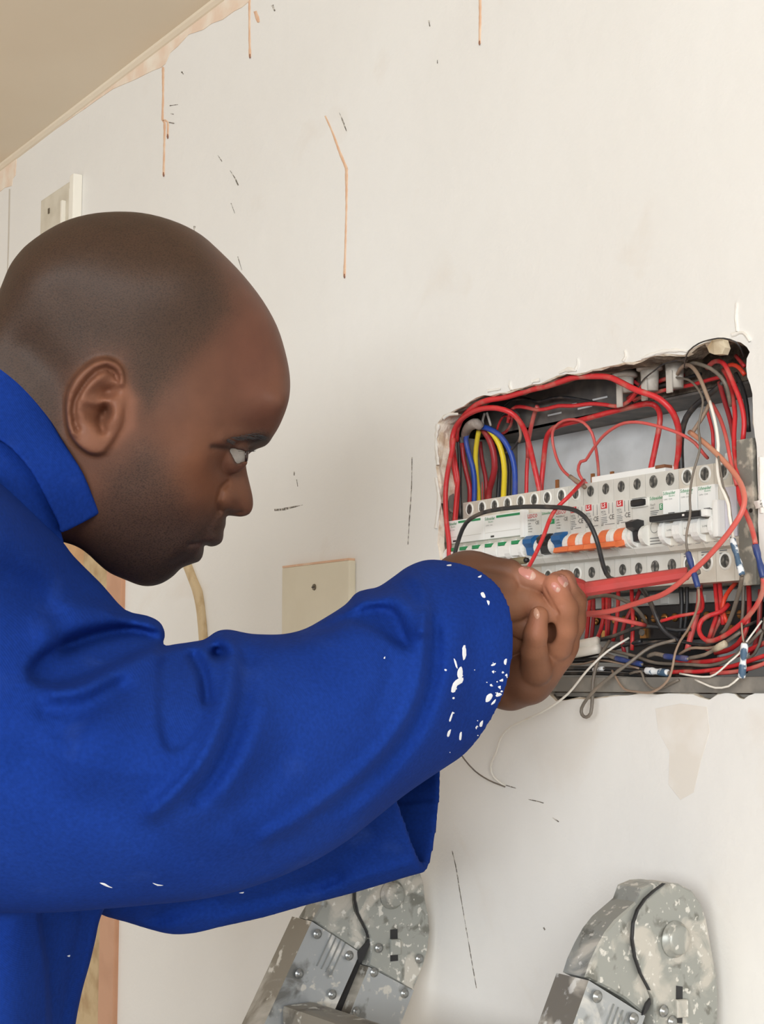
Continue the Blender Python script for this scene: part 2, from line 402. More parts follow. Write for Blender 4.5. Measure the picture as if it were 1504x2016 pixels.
a = px(86, 385, 0); c = px(163, 350, 0); z1 = (px(90, 390, 0).z+px(160, 350, 0).z)/2; z0 = z1-0.115
t = thing('switch_box', 'old recessed switch box frame on the wall above the bald head', 'switch box', (a.x, 0, z0))
M_BOXP = mat('old_white_plastic', rgb(214, 207, 190), 0.5, var=rgb(202, 194, 176), vscale=30)
b = MB(); b.box(a.x, c.x-0.012, -0.004, -0.0002, z0, z1, 0.001); b.build('back_plate', M_BOXP, t)
M_BOXW = mat('white_plastic', rgb(240, 236, 224), 0.4)
b = MB(); b.box(c.x-0.014, c.x, -0.014, -0.0002, z0, z1, 0.002); b.build('side_flange', M_BOXW, t)
xa = a.x+(c.x-a.x)*0.62
b = MB(); b.box(xa, xa+0.006, -0.010, -0.004, z0, z1-0.025, 0.001); b.build('inner_rib', M_BOXW, t)
b = MB(); b.box(xa+0.03, xa+0.034, -0.010, -0.004, z0, z1-0.015, 0.001); b.build('inner_rib', M_BOXW, t)
for dx, dz in ((0.03, 0.02), (0.022, 0.055), (0.07, 0.078)):
    b = MB(); b.box(a.x+dx, a.x+dx+0.005, -0.005, -0.004, z1-dz-0.008, z1-dz); b.build('screw_slot', M_SCREW, t)

M_RACE = mat('bare_cable_channel', rgb(206, 184, 146), 0.75, var=rgb(190, 164, 124), vscale=60)
o = ribbon('cable_channel', [(352,1080),(368,1112),(379,1140),(386,1157),(389,1166),(391,1175),(395,1200),(399,1240),(402,1290),(404,1360)], (18,18,18,19,20,19,18,18,18,18), M_RACE, parent=None, y=-0.004)
tag(o, 'flat tan cable strip running down the wall below the chin', 'cable')
o = ribbon('wall_crack_line', [(19,372),(17,470),(14,560),(12,660)], (3,3,2,2), M_SCUFF and mat('pale_crack', rgb(196, 188, 176), 0.8), y=-0.0004)
# ------------------------------------------------------------------ distribution box
M_GALV = mat('galvanised_sheet', rgb(222, 225, 225), 0.55, 0.0, var=rgb(198, 201, 200), vscale=30, lo=0.4, hi=0.7)
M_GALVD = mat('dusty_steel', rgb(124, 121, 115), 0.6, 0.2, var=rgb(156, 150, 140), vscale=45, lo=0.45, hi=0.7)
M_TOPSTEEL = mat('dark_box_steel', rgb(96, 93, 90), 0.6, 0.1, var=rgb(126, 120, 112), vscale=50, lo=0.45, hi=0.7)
M_FLANGE = mat('plaster_splashed_steel', rgb(128, 126, 118), 0.7, 0.2, var=rgb(206, 198, 182), vscale=60, lo=0.48, hi=0.6, bump=0.3)
M_BRASS = mat('brass', rgb(190, 140, 84), 0.35, 0.9)
M_COPPER = mat('copper_pin', rgb(164, 114, 74), 0.45, 0.6)
M_BLACK = mat('black_plastic', rgb(34, 34, 36), 0.4)
M_HOLE = mat('terminal_dark', rgb(84, 84, 80), 0.5, 0.3, var=rgb(150, 147, 140), vscale=300)

bx0 = px(886, 1060, 0.010).x-0.006; bx1 = px(1492, 1000, 0.004).x
bz0 = EZ-0.012; bz1 = EZ+0.226; BY = 0.095
B = thing('distribution_box', 'galvanised steel breaker box set into the broken wall hole', 'breaker box', ((bx0+bx1)/2, 0.05, bz0))
b = MB(); b.box(bx0, bx1+0.02, BY, BY+0.002, bz0, bz1); b.build('back_plate', M_GALV, B)
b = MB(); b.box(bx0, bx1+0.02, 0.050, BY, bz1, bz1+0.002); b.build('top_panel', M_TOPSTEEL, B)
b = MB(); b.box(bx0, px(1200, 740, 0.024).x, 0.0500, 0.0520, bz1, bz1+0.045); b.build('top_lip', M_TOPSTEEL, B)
b = MB(); b.box(px(1196, 740, 0.03).x, px(1486, 700, 0.03).x, 0.052, 0.07, bz1+0.003, bz1+0.06); tag(b.build('mortar_bed', M_CONC, WALL))
for i in range(4):
    xx = px(1096+i*30, 766, 0.05).x
    b = MB(); b.box(xx-0.012, xx+0.006, 0.0494, 0.05, bz1+0.008+0.005*(i % 2), bz1+0.0095+0.005*(i % 2)); b.build('pale_streak', M_GALV, B)  # thin pale streaks laid on the top lip
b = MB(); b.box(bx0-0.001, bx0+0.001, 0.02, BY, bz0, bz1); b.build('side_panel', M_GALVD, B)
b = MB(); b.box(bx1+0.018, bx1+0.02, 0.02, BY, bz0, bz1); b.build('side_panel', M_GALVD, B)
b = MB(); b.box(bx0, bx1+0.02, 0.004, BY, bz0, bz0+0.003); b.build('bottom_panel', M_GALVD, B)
fb0, fb1 = px(1300, 1366, -0.002).z, px(1300, 1333, -0.002).z
b = MB(); b.box(px(900,1340,0.0).x, px(1511,1340,0.0).x, -0.0015, 0.006, fb0+0.001, fb1, 0.001); b.build('bottom_flange', M_GALVD, B)
fz0, fz1 = px(1470, 1152, 0.0).z, px(1470, 862, 0.0).z
b = MB(); b.box(px(1457, 1000, 0.004).x, px(1489, 1000, 0.004).x, 0.0015, 0.006, fz0, fz1, 0.001); b.build('side_flange', M_FLANGE, B)
b = MB(); q = px(1478, 1005, 0.0012); b.lathe((q.x, 0.0014, q.z), (0, -1, 0), [(0, 0.0016), (0.0004, 0.0016)], 10); b.build('flange_hole', M_DARK, B)
b = MB(); b.box(bx0-0.004, bx0+0.002, 0.012, 0.018, bz0, EZ+0.175, 0.001); b.build('side_flange', M_FLANGE, B)
b = MB(); b.box(bx0+0.004, bx1+0.012, 0.074, 0.081, EZ+0.099, EZ+0.134, 0.001); b.build('din_rail', M_GALV, B)

# three white conduit bushings through the top of the box
M_BUSH = mat('dusty_white_bushing', rgb(196, 190, 180), 0.6, var=rgb(160, 150, 138), vscale=70)
for i, (u, v, yy, lab) in enumerate(((1230, 752, 0.032, 'dusty white conduit bushing, leftmost of three at the top of the breaker box'),
                                (1279, 738, 0.030, 'dusty white conduit bushing with torn rim, middle of three in the box top'),
                                (1328, 722, 0.030, 'dusty white conduit bushing nearest the loose plaster flake at the hole top'))):
    q = px(u, v, yy)
    t = thing('conduit_bushing', lab, 'bushing', (q.x, q.y, q.z), 'conduit bushings in the top of the breaker box')
    b = MB(); b.lathe((q.x, q.y, q.z+0.009), (0, 0, -1), [(0, 0.0085), (0.002, 0.0105), (0.005, 0.0105), (0.006, 0.0075)], 20); b.build('flange', M_BUSH, t, True)
    b = MB(); b.lathe((q.x, q.y, q.z+0.003), (0, 0, -1), [(0, 0.0075), (0.012+0.004*i % 3, 0.0066)], 18); b.build('neck', M_BUSH, t, True)
    b = MB(); b.box(q.x-0.0015, q.x+0.0045, q.y-0.0085, q.y-0.0065, q.z-0.022, q.z-0.004, 0.0008); b.build('torn_strip', M_BUSH, t)

# ------------------------------------------------------------------ breakers
M_CASE = mat('breaker_grey_case', rgb(214, 213, 206), 0.42, var=rgb(206, 204, 196), vscale=50)
M_CASEW = mat('breaker_white_case', rgb(232, 232, 226), 0.4, var=rgb(222, 220, 212), vscale=60)
M_CASEC = mat('breaker_cream_case', rgb(221, 216, 204), 0.42, var=rgb(208, 200, 186), vscale=50)
M_LABEL = mat('white_label', rgb(240, 241, 238), 0.35)
M_GREEN = mat('green_print', rgb(28, 140, 84), 0.4)
M_RED = mat('red_print', rgb(196, 48, 54), 0.4)
M_GREY = mat('grey_print', rgb(120, 122, 122), 0.5)
M_INK = mat('black_print', rgb(58, 58, 58), 0.5)
M_PRINTW = mat('white_print', rgb(240, 238, 234), 0.5)
M_BLUE = mat('blue_toggle', rgb(24, 92, 150), 0.35)
M_ORANGE = mat('orange_toggle', rgb(232, 124, 76), 0.4, var=rgb(222, 112, 64), vscale=60)
M_WTOG = mat('white_toggle', rgb(238, 238, 234), 0.3)

PITCH = 0.0183
XB0 = px(886, 1060, 0.010).x                      # left end of the row
ZF1, ZF0 = EZ+0.1445, EZ+0.0995                   # face top and bottom
ZS1, ZS0 = EZ+0.1640, EZ+0.0743                   # terminal shoulders
YF, YS, YB = 0.010, 0.025, 0.074
TIL = -0.0030                                     # face nose stands a little proud

def half_disc(cy, cz, r, n=10, a0=-95, a1=95):
    """profile (y,z) of a rounded ridge standing out from the face"""
    P = [(cy-r*math.cos(math.radians(a0+(a1-a0)*i/n)), cz+r*0.92*math.sin(math.radians(a0+(a1-a0)*i/n))) for i in range(n+1)]
    return P
def terminal(t, x, z, y=YS, r=0.0043, rim=True):
    if rim:
        b = MB(); n = 20
        V = []; F = []
        for yy, rr in ((y, r*1.32), (y-0.0009, r*1.22), (y-0.0009, r), (y-0.0002, r*0.96)):
            V += [(x+rr*math.cos(2*math.pi*i/n), yy, z+rr*1.12*math.sin(2*math.pi*i/n)) for i in range(n)]
        F = [(k*n+i, k*n+(i+1) % n, (k+1)*n+(i+1) % n, (k+1)*n+i) for k in range(3) for i in range(n)]
        b.add(V, F); k = b.build('terminal', M_CASEW, t, True)
    else:
        k = None
    n = 16
    b = MB(); b.add([(x+r*math.cos(2*math.pi*i/n), y-0.00025, z+r*1.12*math.sin(2*math.pi*i/n)) for i in range(n)], [tuple(range(n))])
    d = b.build('terminal_screw', M_HOLE, k or t)
    b = MB(); b.box(x-0.0006, x+0.0006, y-0.0006, y-0.0003, z-r*0.8, z+r*0.8); b.build('slot', M_INK, d if k is None else k)
def body(t, x0, x1, m, gap=0.0002, top=True):
    prof = [(YB, ZS1), (YS, ZS1), (YS, ZF1+0.001), (YF, ZF1-0.0012), (YF+0.001, ZF0+0.004), (YF+0.004, ZF0), (YS, ZF0-0.001), (YS, ZS0), (YB, ZS0)]
    b = MB(); b.prism(prof, 'x', x0+gap, x1-gap); return b.build('case', m, t)
def guard(t, x, w, m, zc=EZ+0.1130, r=0.0105):
    b = MB(); b.prism(half_disc(YF+0.002, zc, r), 'x', x-w/2, x+w/2); return b.build('toggle_guard', m, t)
def lines(t, x0, x1, z, n, dz, m=None, h=0.0006, y=YF-0.0002):
    for i in range(n):
        e = x0+(x1-x0)*random.uniform(0.6, 1.0)
        b = MB(); b.box(x0, e, y-0.00005, y+0.0002, z-i*dz-h, z-i*dz); b.build('small_print', m or M_GREY, t)
def breaker(k0, nmod, label, group='breakers on the rail', m=None, cat='circuit breaker'):
    x0 = XB0+k0*PITCH; x1 = x0+nmod*PITCH
    t = thing('circuit_breaker', label, cat, ((x0+x1)/2, YB, ZS0), group)
    body(t, x0, x1, m or M_CASE)
    return t, x0, x1

ORD = ['first', 'second', 'third', 'fourth', 'fifth', 'sixth']
# six white breakers at the left with a long white label holder over three of them at a time
for i in range(6):
    t, x0, x1 = breaker(i, 1, 'white miniature breaker with green band, %s from the left end of the row' % ORD[i], m=M_CASEC)
    terminal(t, (x0+x1)/2+0.001, EZ+0.1570); terminal(t, (x0+x1)/2+0.001, EZ+0.0895)
    b = MB(); b.box(x0+0.0042, x1-0.0042, YF-0.0070, YF+0.001, EZ+0.1073, EZ+0.1171, 0.0012); g = b.build('toggle', M_WTOG, t)
    b = MB(); b.box(x0+0.0042, x1-0.0042, YF-0.0066, YF+0.001, EZ+0.1173, EZ+0.1204, 0.0004); b.build('green_band', M_GREEN, g)
    guard(t, x0+0.0018, 0.0036, M_WTOG); guard(t, x1-0.0018, 0.0036, M_WTOG)
for i, lab in ((0, 'left'), (1, 'right')):
    x0 = XB0+i*3*PITCH+0.0003; x1 = x0+3*PITCH-0.0006
    zb, zt = EZ+0.1247, EZ+0.1457
    t = thing('label_strip', 'long white label strip with green line, %s one above the white breakers' % lab, 'label', ((x0+x1)/2, YF, zb), 'label strips over the white breakers')
    b = MB(); b.box(x0, x1-(0.004 if i else 0), YF-0.0035, YF+0.002, zb, zt, 0.0006); b.build('strip', M_LABEL, t)
    yy = YF-0.0037
    b = MB(); b.box(x0+0.017, x1-0.005, yy-0.0001, yy+0.0003, zt-0.0032, zt-0.0012); b.build('green_line', M_GREEN, t)
    text('Schneider', 0.0039, x0+0.001, yy-0.0001, zt-0.0042, M_GREEN, t, sx=0.9, bold=0.012)
    text('Electric', 0.0022, x0+0.006, yy-0.0001, zt-0.0066, M_GREEN, t)
    text('iC60N  C10A', 0.0017, x0+0.002, yy-0.0001, zt-0.0094, M_GREY, t)
    b = MB(); b.box(x0+0.0015, x1-0.004, yy-0.0001, yy+0.0003, zb+0.0055, zb+0.0059); b.build('fold_line', M_CASE, t)
    b = MB(); b.box(x0+0.009, x0+0.0135, yy-0.0001, yy+0.0003, zb+0.0012, zb+0.0028); b.build('tab_slot', M_INK, t)
    if i:
        b = MB(); b.box(x1-0.0042, x1+0.0002, YF-0.0045, YF+0.002, zb-0.002, zt+0.001, 0.0006); b.build('end_clip', M_WTOG, t)

def shaped_toggle(t, x0, x1, m, tilt=1):
    """angular rocker: a head on a narrower neck"""
    b = MB()
    prof = [(YF+0.001, EZ+0.1236), (YF-0.004, EZ+0.1232), (YF-0.0085, EZ+0.1200), (YF-0.0085, EZ+0.1163), (YF-0.005, EZ+0.1130), (YF-0.0035, EZ+0.1069), (YF+0.001, EZ+0.1061)]
    b.prism(prof, 'x', x0, x1); g = b.build('toggle', m, t)
    return g
# LESCO, small Schneider and LESCO
def lesco(k, lab):
    t, x0, x1 = breaker(k, 1, lab)
    terminal(t, (x0+x1)/2, EZ+0.1570); terminal(t, (x0+x1)/2, EZ+0.0895)
    y = YF-0.0002
    text('LESCO', 0.0047, x0+0.0008, y, EZ+0.1389, M_RED, t, sx=0.92, bold=0.015)
    text('MCB2KA-63', 0.0022, x0+0.0010, y, EZ+0.1362, M_INK, t, sx=0.95)
    text('63A', 0.0022, x0+0.0012, y, EZ+0.1335, M_INK, t); text('CE', 0.0042, x0+0.0105, y, EZ+0.1329, M_INK, t)
    text('240V~', 0.0019, x0+0.0012, y, EZ+0.1312, M_INK, t)
    text('60898-1', 0.0019, x0+0.0012, y, EZ+0.1290, M_INK, t); text('7500A', 0.0019, x0+0.0012, y, EZ+0.1267, M_INK, t)
    shaped_toggle(t, x0+0.0035, x1-0.0035, M_BLUE)
    guard(t, x0+0.0016, 0.0030, M_CASEW, r=0.0085); guard(t, x1-0.0016, 0.0030, M_CASEW, r=0.0085)
lesco(6, 'grey breaker with blue toggle and red lettering beside the white label strip')
t, x0, x1 = breaker(7, 1, 'grey breaker with black toggle between the two blue-toggle breakers')
terminal(t, (x0+x1)/2, EZ+0.1570); terminal(t, (x0+x1)/2, EZ+0.0895)
text('Schneider', 0.0033, x0+0.001, YF-0.0002, EZ+0.1402, M_GREEN, t, sx=0.9, bold=0.01)
b = MB(); b.box(x0+0.0105, x1-0.0015, YF-0.0002, YF+0.0005, EZ+0.1316, EZ+0.1357); g = b.build('green_mark', M_GREEN, t)
text('E9', 0.0035, x0+0.0112, YF-0.0004, EZ+0.1324, M_PRINTW, g)
shaped_toggle(t, x0+0.0035, x1-0.0035, M_BLACK)
guard(t, x0+0.0016, 0.0028, M_CASEW, r=0.0085); guard(t, x1-0.0016, 0.0028, M_CASEW, r=0.0085)
lesco(8, 'grey breaker with blue toggle and red lettering beside the first orange toggle')

# four breakers with orange toggles and a red square mark
for i in range(4):
    t, x0, x1 = breaker(9+i, 1, 'grey breaker with orange toggle and red square mark, %s of the four from the left' % ORD[i])
    y = YF-0.0002
    terminal(t, (x0+x1)/2, EZ+0.1570, rim=False, r=0.0041); terminal(t, (x0+x1)/2, EZ+0.0895, rim=False, r=0.0041)
    b = MB(); b.box(x0+0.0012, x0+0.0080, y-0.0001, y+0.0004, EZ+0.1384, EZ+0.1433); g = b.build('red_mark', M_RED, t)
    text('LS', 0.0050, x0+0.0020, y-0.0003, EZ+0.1393, M_PRINTW, g, bold=0.02)
    text('BKN', 0.0026, x0+0.0012, y, EZ+0.1351, M_GREY, t); text('C20A', 0.0026, x0+0.0012, y, EZ+0.1329, M_GREY, t)
    b = MB(); b.box(x0+0.0100, x0+0.0103, y, y+0.0003, EZ+0.1339, EZ+0.1425); b.build('circuit_print', M_GREY, t)
    b = MB(); b.box(x0+0.0145, x0+0.0148, y, y+0.0003, EZ+0.1339, EZ+0.1425); b.build('circuit_print', M_GREY, t)
    text('CE', 0.0055, x0+0.0098, y, EZ+0.1291, M_INK, t)
    lines(t, x0+0.0012, x0+0.0085, EZ+0.1316, 4, 0.0014, h=0.0004)
    text('LS', 0.0026, x0+0.0012, y, EZ+0.1247, M_INK, t, bold=0.02); lines(t, x0+0.0055, x1-0.001, EZ+0.1257, 1, 0.001, h=0.0004)
    b = MB(); prof = half_disc(YF+0.001, EZ+0.1134, 0.0085, 10); b.prism(prof, 'x', x0+0.0046, x1-0.0046); g = b.build('toggle', M_ORANGE, t, False)
    b = MB(); b.prism([(YF-0.007, EZ+0.1108), (YF-0.0165, EZ+0.1089), (YF-0.0175, EZ+0.1052), (YF-0.0150, EZ+0.1044), (YF-0.006, EZ+0.1065)], 'x', x0+0.0003-0.002, x1-0.0003-0.002); b.build('toggle_lever', M_ORANGE, g)
    guard(t, x0+0.0022, 0.0036, M_CASEW, r=0.0098); guard(t, x1-0.0022, 0.0036, M_CASEW, r=0.0098)
x0 = XB0+9*PITCH; x1 = x0+4*PITCH
t = thing('busbar_cover', 'long white plastic cover on top of the orange-toggle breakers', 'busbar cover', ((x0+x1)/2, YS, ZS1))
b = MB(); b.box(x0+0.006, x1+0.018, YS+0.004, YS+0.02, ZS1, ZS1+0.0055, 0.0008); b.build('cover', M_LABEL, t)
b = MB(); b.box(x1+0.008, x1+0.0182, YS+0.003, YS+0.012, ZS1+0.0035, ZS1+0.0062, 0.0006); b.build('scorched_end', mat('brown_scorch', rgb(132, 88, 62), 0.7), t)
for i, (u, v, lab) in enumerate(((1097, 950, 'copper pin standing at the left of the white busbar cover'), (1167, 938, 'copper pin beside the thin red loop above the busbar cover'), (1205, 934, 'copper pin above the middle of the white busbar cover'))):
    q = px(u, v, 0.05); b = MB(); b.box(q.x-0.0018, q.x+0.0018, 0.049, 0.051, ZS1-0.002, q.z+0.0025, 0.0004); b.box(q.x-0.0005, q.x+0.0005, 0.0485, 0.0489, ZS1, q.z+0.002)
    o = b.build('copper_pin', M_COPPER, None, loc=(q.x, 0.05, ZS1)); tag(o, lab, 'copper pin', 'copper pins on the busbar')

# residual-current device, two modules wide
t, x0, x1 = breaker(13, 2, 'wide grey earth-leakage device with black toggle and black test button', cat='earth-leakage breaker')
y = YF-0.0002
for xx in (x0+PITCH/2, x1-PITCH/2):
    terminal(t, xx, EZ+0.1570, rim=False, r=0.0046); terminal(t, xx, EZ+0.0895, rim=False, r=0.0046)
b = MB(); b.box(x0+0.0012, x0+0.0165, YF-0.0035, YF, EZ+0.1365, EZ+0.1419, 0.0028); b.build('test_button', M_BLACK, t)
b = MB(); b.box(x0+0.0004, x0+0.0190, YF-0.0010, YF+0.001, EZ+0.1353, EZ+0.1430, 0.003) ; b.build('button_rim', M_CASEW, t)
b = MB(); b.prism([(YF+0.001, EZ+0.1249), (YF-0.006, EZ+0.1257), (YF-0.0125, EZ+0.1232), (YF-0.0115, EZ+0.1191), (YF-0.005, EZ+0.1163), (YF-0.004, EZ+0.1089), (YF+0.001, EZ+0.1081)], 'x', x0+0.0050, x0+0.0125); b.build('toggle', M_BLACK, t)
guard(t, x0+0.0028, 0.0036, M_CASEW, r=0.0090); guard(t, x0+0.0152, 0.0040, M_CASEW, r=0.0090)
text('Schneider', 0.0039, x0+0.0200, y, EZ+0.1400, M_GREEN, t, sx=0.9, bold=0.01)
text('Easy9', 0.0024, x0+0.0205, y, EZ+0.1355, M_GREY, t); text('63A', 0.0024, x0+0.0205, y, EZ+0.1330, M_GREY, t); lines(t, x0+0.0205, x0+0.030, EZ+0.1316, 3, 0.0014, h=0.0005)
b = MB(); b.box(x0+0.0305, x0+0.0350, y-0.0001, y+0.0004, EZ+0.1316, EZ+0.1363); g = b.build('green_mark', M_GREEN, t); text('E', 0.0044, x0+0.0313, y-0.0003, EZ+0.1326, M_PRINTW, g, bold=0.02)
b = MB(); n = 18
V = [(x0+0.0245+r*math.cos(2*math.pi*i/n), y, EZ+0.1187+r*math.sin(2*math.pi*i/n)) for r in (0.0046, 0.0042) for i in range(n)]
b.add(V, [(i, (i+1) % n, n+(i+1) % n, n+i) for i in range(n)]); b.build('circuit_print', M_GREY, t)
lines(t, x0+0.0195, x1-0.002, EZ+0.1106, 3, 0.0022, h=0.0006)

# three white breakers, black linked handle
for i in range(3):
    t, x0, x1 = breaker(15+i, 1, 'white breaker marked C20 under the black handle bar, %s of three from the left' % ORD[i], m=M_CASEC)
    terminal(t, (x0+x1)/2, EZ+0.1570, r=0.0047); terminal(t, (x0+x1)/2, EZ+0.0895, r=0.0047)
    b = MB(); b.box(x0+0.0006, x1-0.0006, YF-0.0035, YF+0.001, EZ+0.1272, EZ+0.1452, 0.0006); g = b.build('label_holder', M_LABEL, t)
    yy = YF-0.0037
    text('Schneider', 0.0037, x0+0.0014, yy, EZ+0.1419, M_GREEN, g, sx=0.88, bold=0.012)
    text('Electric', 0.0021, x0+0.0075, yy, EZ+0.1401, M_GREEN, g)
    text('C60N  C20A', 0.0017, x0+0.0018, yy, EZ+0.1378, M_GREY, g)
    b = MB(); b.box(x0+0.0065, x0+0.0130, YF-0.0037, YF-0.0033, EZ+0.1272, EZ+0.1281); b.build('tab_slot', M_GREY, g)
    b = MB(); b.box(x0+0.0046, x1-0.0040, YF-0.0060, YF+0.001, EZ+0.1093, EZ+0.1196, 0.0014); g = b.build('toggle', M_CASEW, t)
    text('I-ON', 0.0022, x0+0.0070, YF-0.0062, EZ+0.1136, M_INK, g)
    guard(t, x0+0.0020, 0.0038, M_WTOG, zc=EZ+0.1138, r=0.0112); guard(t, x1-0.0018, 0.0034, M_WTOG, zc=EZ+0.1138, r=0.0112)
    text('C20', 0.0033, x0+0.0015, YF+0.0012, EZ+0.1024, M_GREY, t); lines(t, x0+0.011, x1-0.001, EZ+0.1048, 2, 0.0014, h=0.0005, y=YF+0.0012)
    lines(t, x0+0.004, x0+0.013, EZ+0.0978, 2, 0.002, h=0.0008, y=YS-0.0004)
x0 = XB0+15*PITCH
t = thing('linked_handle', 'black bar linking the handles of the three C20 breakers', 'handle bar', (x0+0.027, YF-0.012, EZ+0.1224))
b = MB(); b.box(x0-0.0045, x0+0.0480, YF-0.0135, YF-0.0035, EZ+0.1208, EZ+0.1257, 0.0016); b.build('bar', M_BLACK, t)
b = MB(); b.box(x0+0.0470, x0+0.0530, YF-0.0120, YF-0.0035, EZ+0.1208, EZ+0.1265, 0.0020); b.build('end_clip', M_WTOG, t)
b = MB(); b.box(x0+0.0310, x0+0.0328, YF-0.0140, YF-0.0132, EZ+0.1226, EZ+0.1241); b.build('white_mark', M_PRINTW, t)
# last breaker at the right end
t, x0, x1 = breaker(18, 1, 'plain white breaker at the right end of the row beside the steel flange', m=M_CASEC)
terminal(t, (x0+x1)/2-0.001, EZ+0.1570, r=0.0047); terminal(t, (x0+x1)/2-0.001, EZ+0.0895, r=0.0047)
b = MB(); b.box(x0+0.0002, x0+0.006, YF-0.008, YF+0.001, EZ+0.1052, EZ+0.1330, 0.002); b.build('side_cheek', M_WTOG, t)
b = MB(); b.box(x0+0.006, x1-0.0006, YF-0.0005, YF+0.001, EZ+0.1052, EZ+0.1420, 0.0004); b.build('front_plate', mat('lilac_grey_plastic', rgb(206, 203, 212), 0.4), t)
b = MB(); b.box(x0-0.010, x0+0.012, YS+0.003, YS+0.02, ZS1, ZS1+0.007, 0.001); b.build('top_cap', M_GALV, t)

# neutral and earth bars under the breakers
ZT = EZ+0.049
t = thing('terminal_block', 'black terminal block with brass screws below the breakers', 'terminal block', (px(1330, 1200, 0.06).x, 0.06, ZT-0.012))
xa, xb = px(1165, 1200, 0.055).x, px(1470, 1200, 0.055).x
b = MB(); b.box(xa, xb, 0.055, 0.090, ZT-0.015, ZT+0.012, 0.001); b.build('block', M_BLACK, t)
nn = 15
for i in range(nn):
    xx = xa+(xb-xa)*(i+0.5)/nn
    b = MB(); b.lathe((xx, 0.055, ZT+0.002), (0, -1, 0), [(0, 0.0036), (0.001, 0.0036), (0.0018, 0.0028)], 12); g = b.build('screw', M_BRASS, t, True)
    b = MB(); b.box(xx-0.0030, xx+0.0030, 0.0528, 0.0534, ZT+0.0016, ZT+0.0024); b.build('slot', M_DARK, g)
    if i % 4 == 1:
        b = MB(); b.box(xx-0.004, xx+0.004, 0.053, 0.056, ZT-0.014, ZT-0.006, 0.0006); b.build('brass_link', M_BRASS, t)
t = thing('lower_rail_block', 'grey plastic block behind the vertical red wires below the breakers', 'terminal block', (xa, 0.06, ZS0-0.02))
b = MB(); b.box(px(1145, 1200, 0.065).x, px(1455, 1200, 0.065).x, 0.065, 0.092, ZT+0.013, ZS0-0.003, 0.001); b.build('block', M_CASE, t)
for i in range(8):
    xx = px(1165+i*36, 1170, 0.065).x
    b = MB(); b.box(xx-0.0045, xx+0.0045, 0.0640, 0.0655, ZT+0.014, ZS0-0.006, 0.0006); b.build('cell', M_CASEW, t)
b = MB(); o = thing('black_breaker', 'black switch body deep in the box behind the lower wires', 'switch', (px(1295, 1250, 0.05).x, 0.05, EZ+0.006))
b.box(px(1235, 1250, 0.05).x, px(1345, 1250, 0.05).x, 0.05, 0.088, EZ+0.012, EZ+0.030, 0.002); b.build('case', M_BLACK, o)
q = px(1262, 1245, 0.049); b = MB(); b.lathe((q.x, 0.0502, q.z), (0, -1, 0), [(0, 0.003), (0.0012, 0.0026)], 12); b.build('screw', M_GALVD, o)
# ------------------------------------------------------------------ wires
DUST = rgb(172, 150, 128)
def wire_mat(name, c, dust=0.55, d=DUST): return mat(name, c, 0.45, var=tuple(c[i]*(1-dust)+d[i]*dust for i in range(3)), vscale=70, lo=0.52, hi=0.72)
def fade_wire():
    m = wire_mat('tan_wire_fading_to_red', rgb(200, 140, 112), 0.5); nt = m.node_tree; L = nt.links.new; b = nt.nodes['Principled BSDF']
    tc = nt.nodes.new('ShaderNodeTexCoord'); sx = nt.nodes.new('ShaderNodeSeparateXYZ'); L(tc.outputs['Object'], sx.inputs[0])
    mr = nt.nodes.new('ShaderNodeMapRange'); mr.inputs['From Min'].default_value = -0.02; mr.inputs['From Max'].default_value = -0.075; L(sx.outputs['Z'], mr.inputs['Value'])
    src = b.inputs['Base Color'].links[0].from_socket; mx = nt.nodes.new('ShaderNodeMix'); mx.data_type = 'RGBA'
    L(mr.outputs['Result'], mx.inputs['Factor']); L(src, mx.inputs['A']); mx.inputs['B'].default_value = (*rgb(206, 92, 84), 1); L(mx.outputs['Result'], b.inputs['Base Color'])
    return m
W = {'r': wire_mat('red_insulation', rgb(206, 48, 52)), 'd': wire_mat('dark_red_insulation', rgb(158, 40, 46), 0.3), 'p': wire_mat('faded_red_insulation', rgb(208, 88, 84), 0.4),
     'o': wire_mat('orange_red_insulation', rgb(226, 66, 42), 0.2), 'k': wire_mat('black_insulation', rgb(44, 44, 46), 0.25), 'g': wire_mat('dusty_grey_insulation', rgb(112, 104, 94), 0.4),
     'b': wire_mat('blue_insulation', rgb(36, 74, 164), 0.12), 'y': wire_mat('yellow_insulation', rgb(234, 208, 44), 0.1), 't': wire_mat('tan_insulation', rgb(200, 140, 112), 0.5),
     'w': wire_mat('white_insulation', rgb(232, 228, 218), 0.2), 'n': wire_mat('brown_dust_insulation', rgb(150, 128, 110), 0.5), 'pl': mat('plaster_white', rgb(236, 232, 224), 0.8),
     'ft': fade_wire(),
     'c': wire_mat('blue_crimp', rgb(40, 60, 116), 0.25), 'cw': mat('paint_smeared_crimp', rgb(70, 96, 120), 0.5, var=rgb(226, 230, 232), vscale=120, lo=0.48, hi=0.54)}
def wire(label, c, dia, pts, y=None, group=None, name=None, cat='wire', ends=None):
    """dia in photo pixels; pts (u, v[, y])"""
    P = []
    n = len(pts)
    for i, p in enumerate(pts):
        if len(p) == 3: yy = p[2]
        elif isinstance(y, tuple):
            s = i/(n-1)*(len(y)-1); k = min(int(s), len(y)-2); yy = y[k]+(y[k+1]-y[k])*(s-k)
        else: yy = y
        P.append(px(p[0], p[1], yy))
    zd = sum((p-CAM).dot(FW) for p in P)/len(P)
    r = dia*0.5*zd/FPX
    mb = MB(); tube(mb, P, r, 8, 0.005)
    nm = name or {'r':'red_wire','d':'red_wire','p':'red_wire','o':'red_wire','k':'black_wire','g':'grey_wire','b':'blue_wire','y':'yellow_wire','t':'tan_wire','ft':'tan_wire','w':'white_wire','n':'brown_wire'}[c]
    o = mb.build(nm, W[c], None, True, loc=P[0]); tag(o, label, cat, group); return o
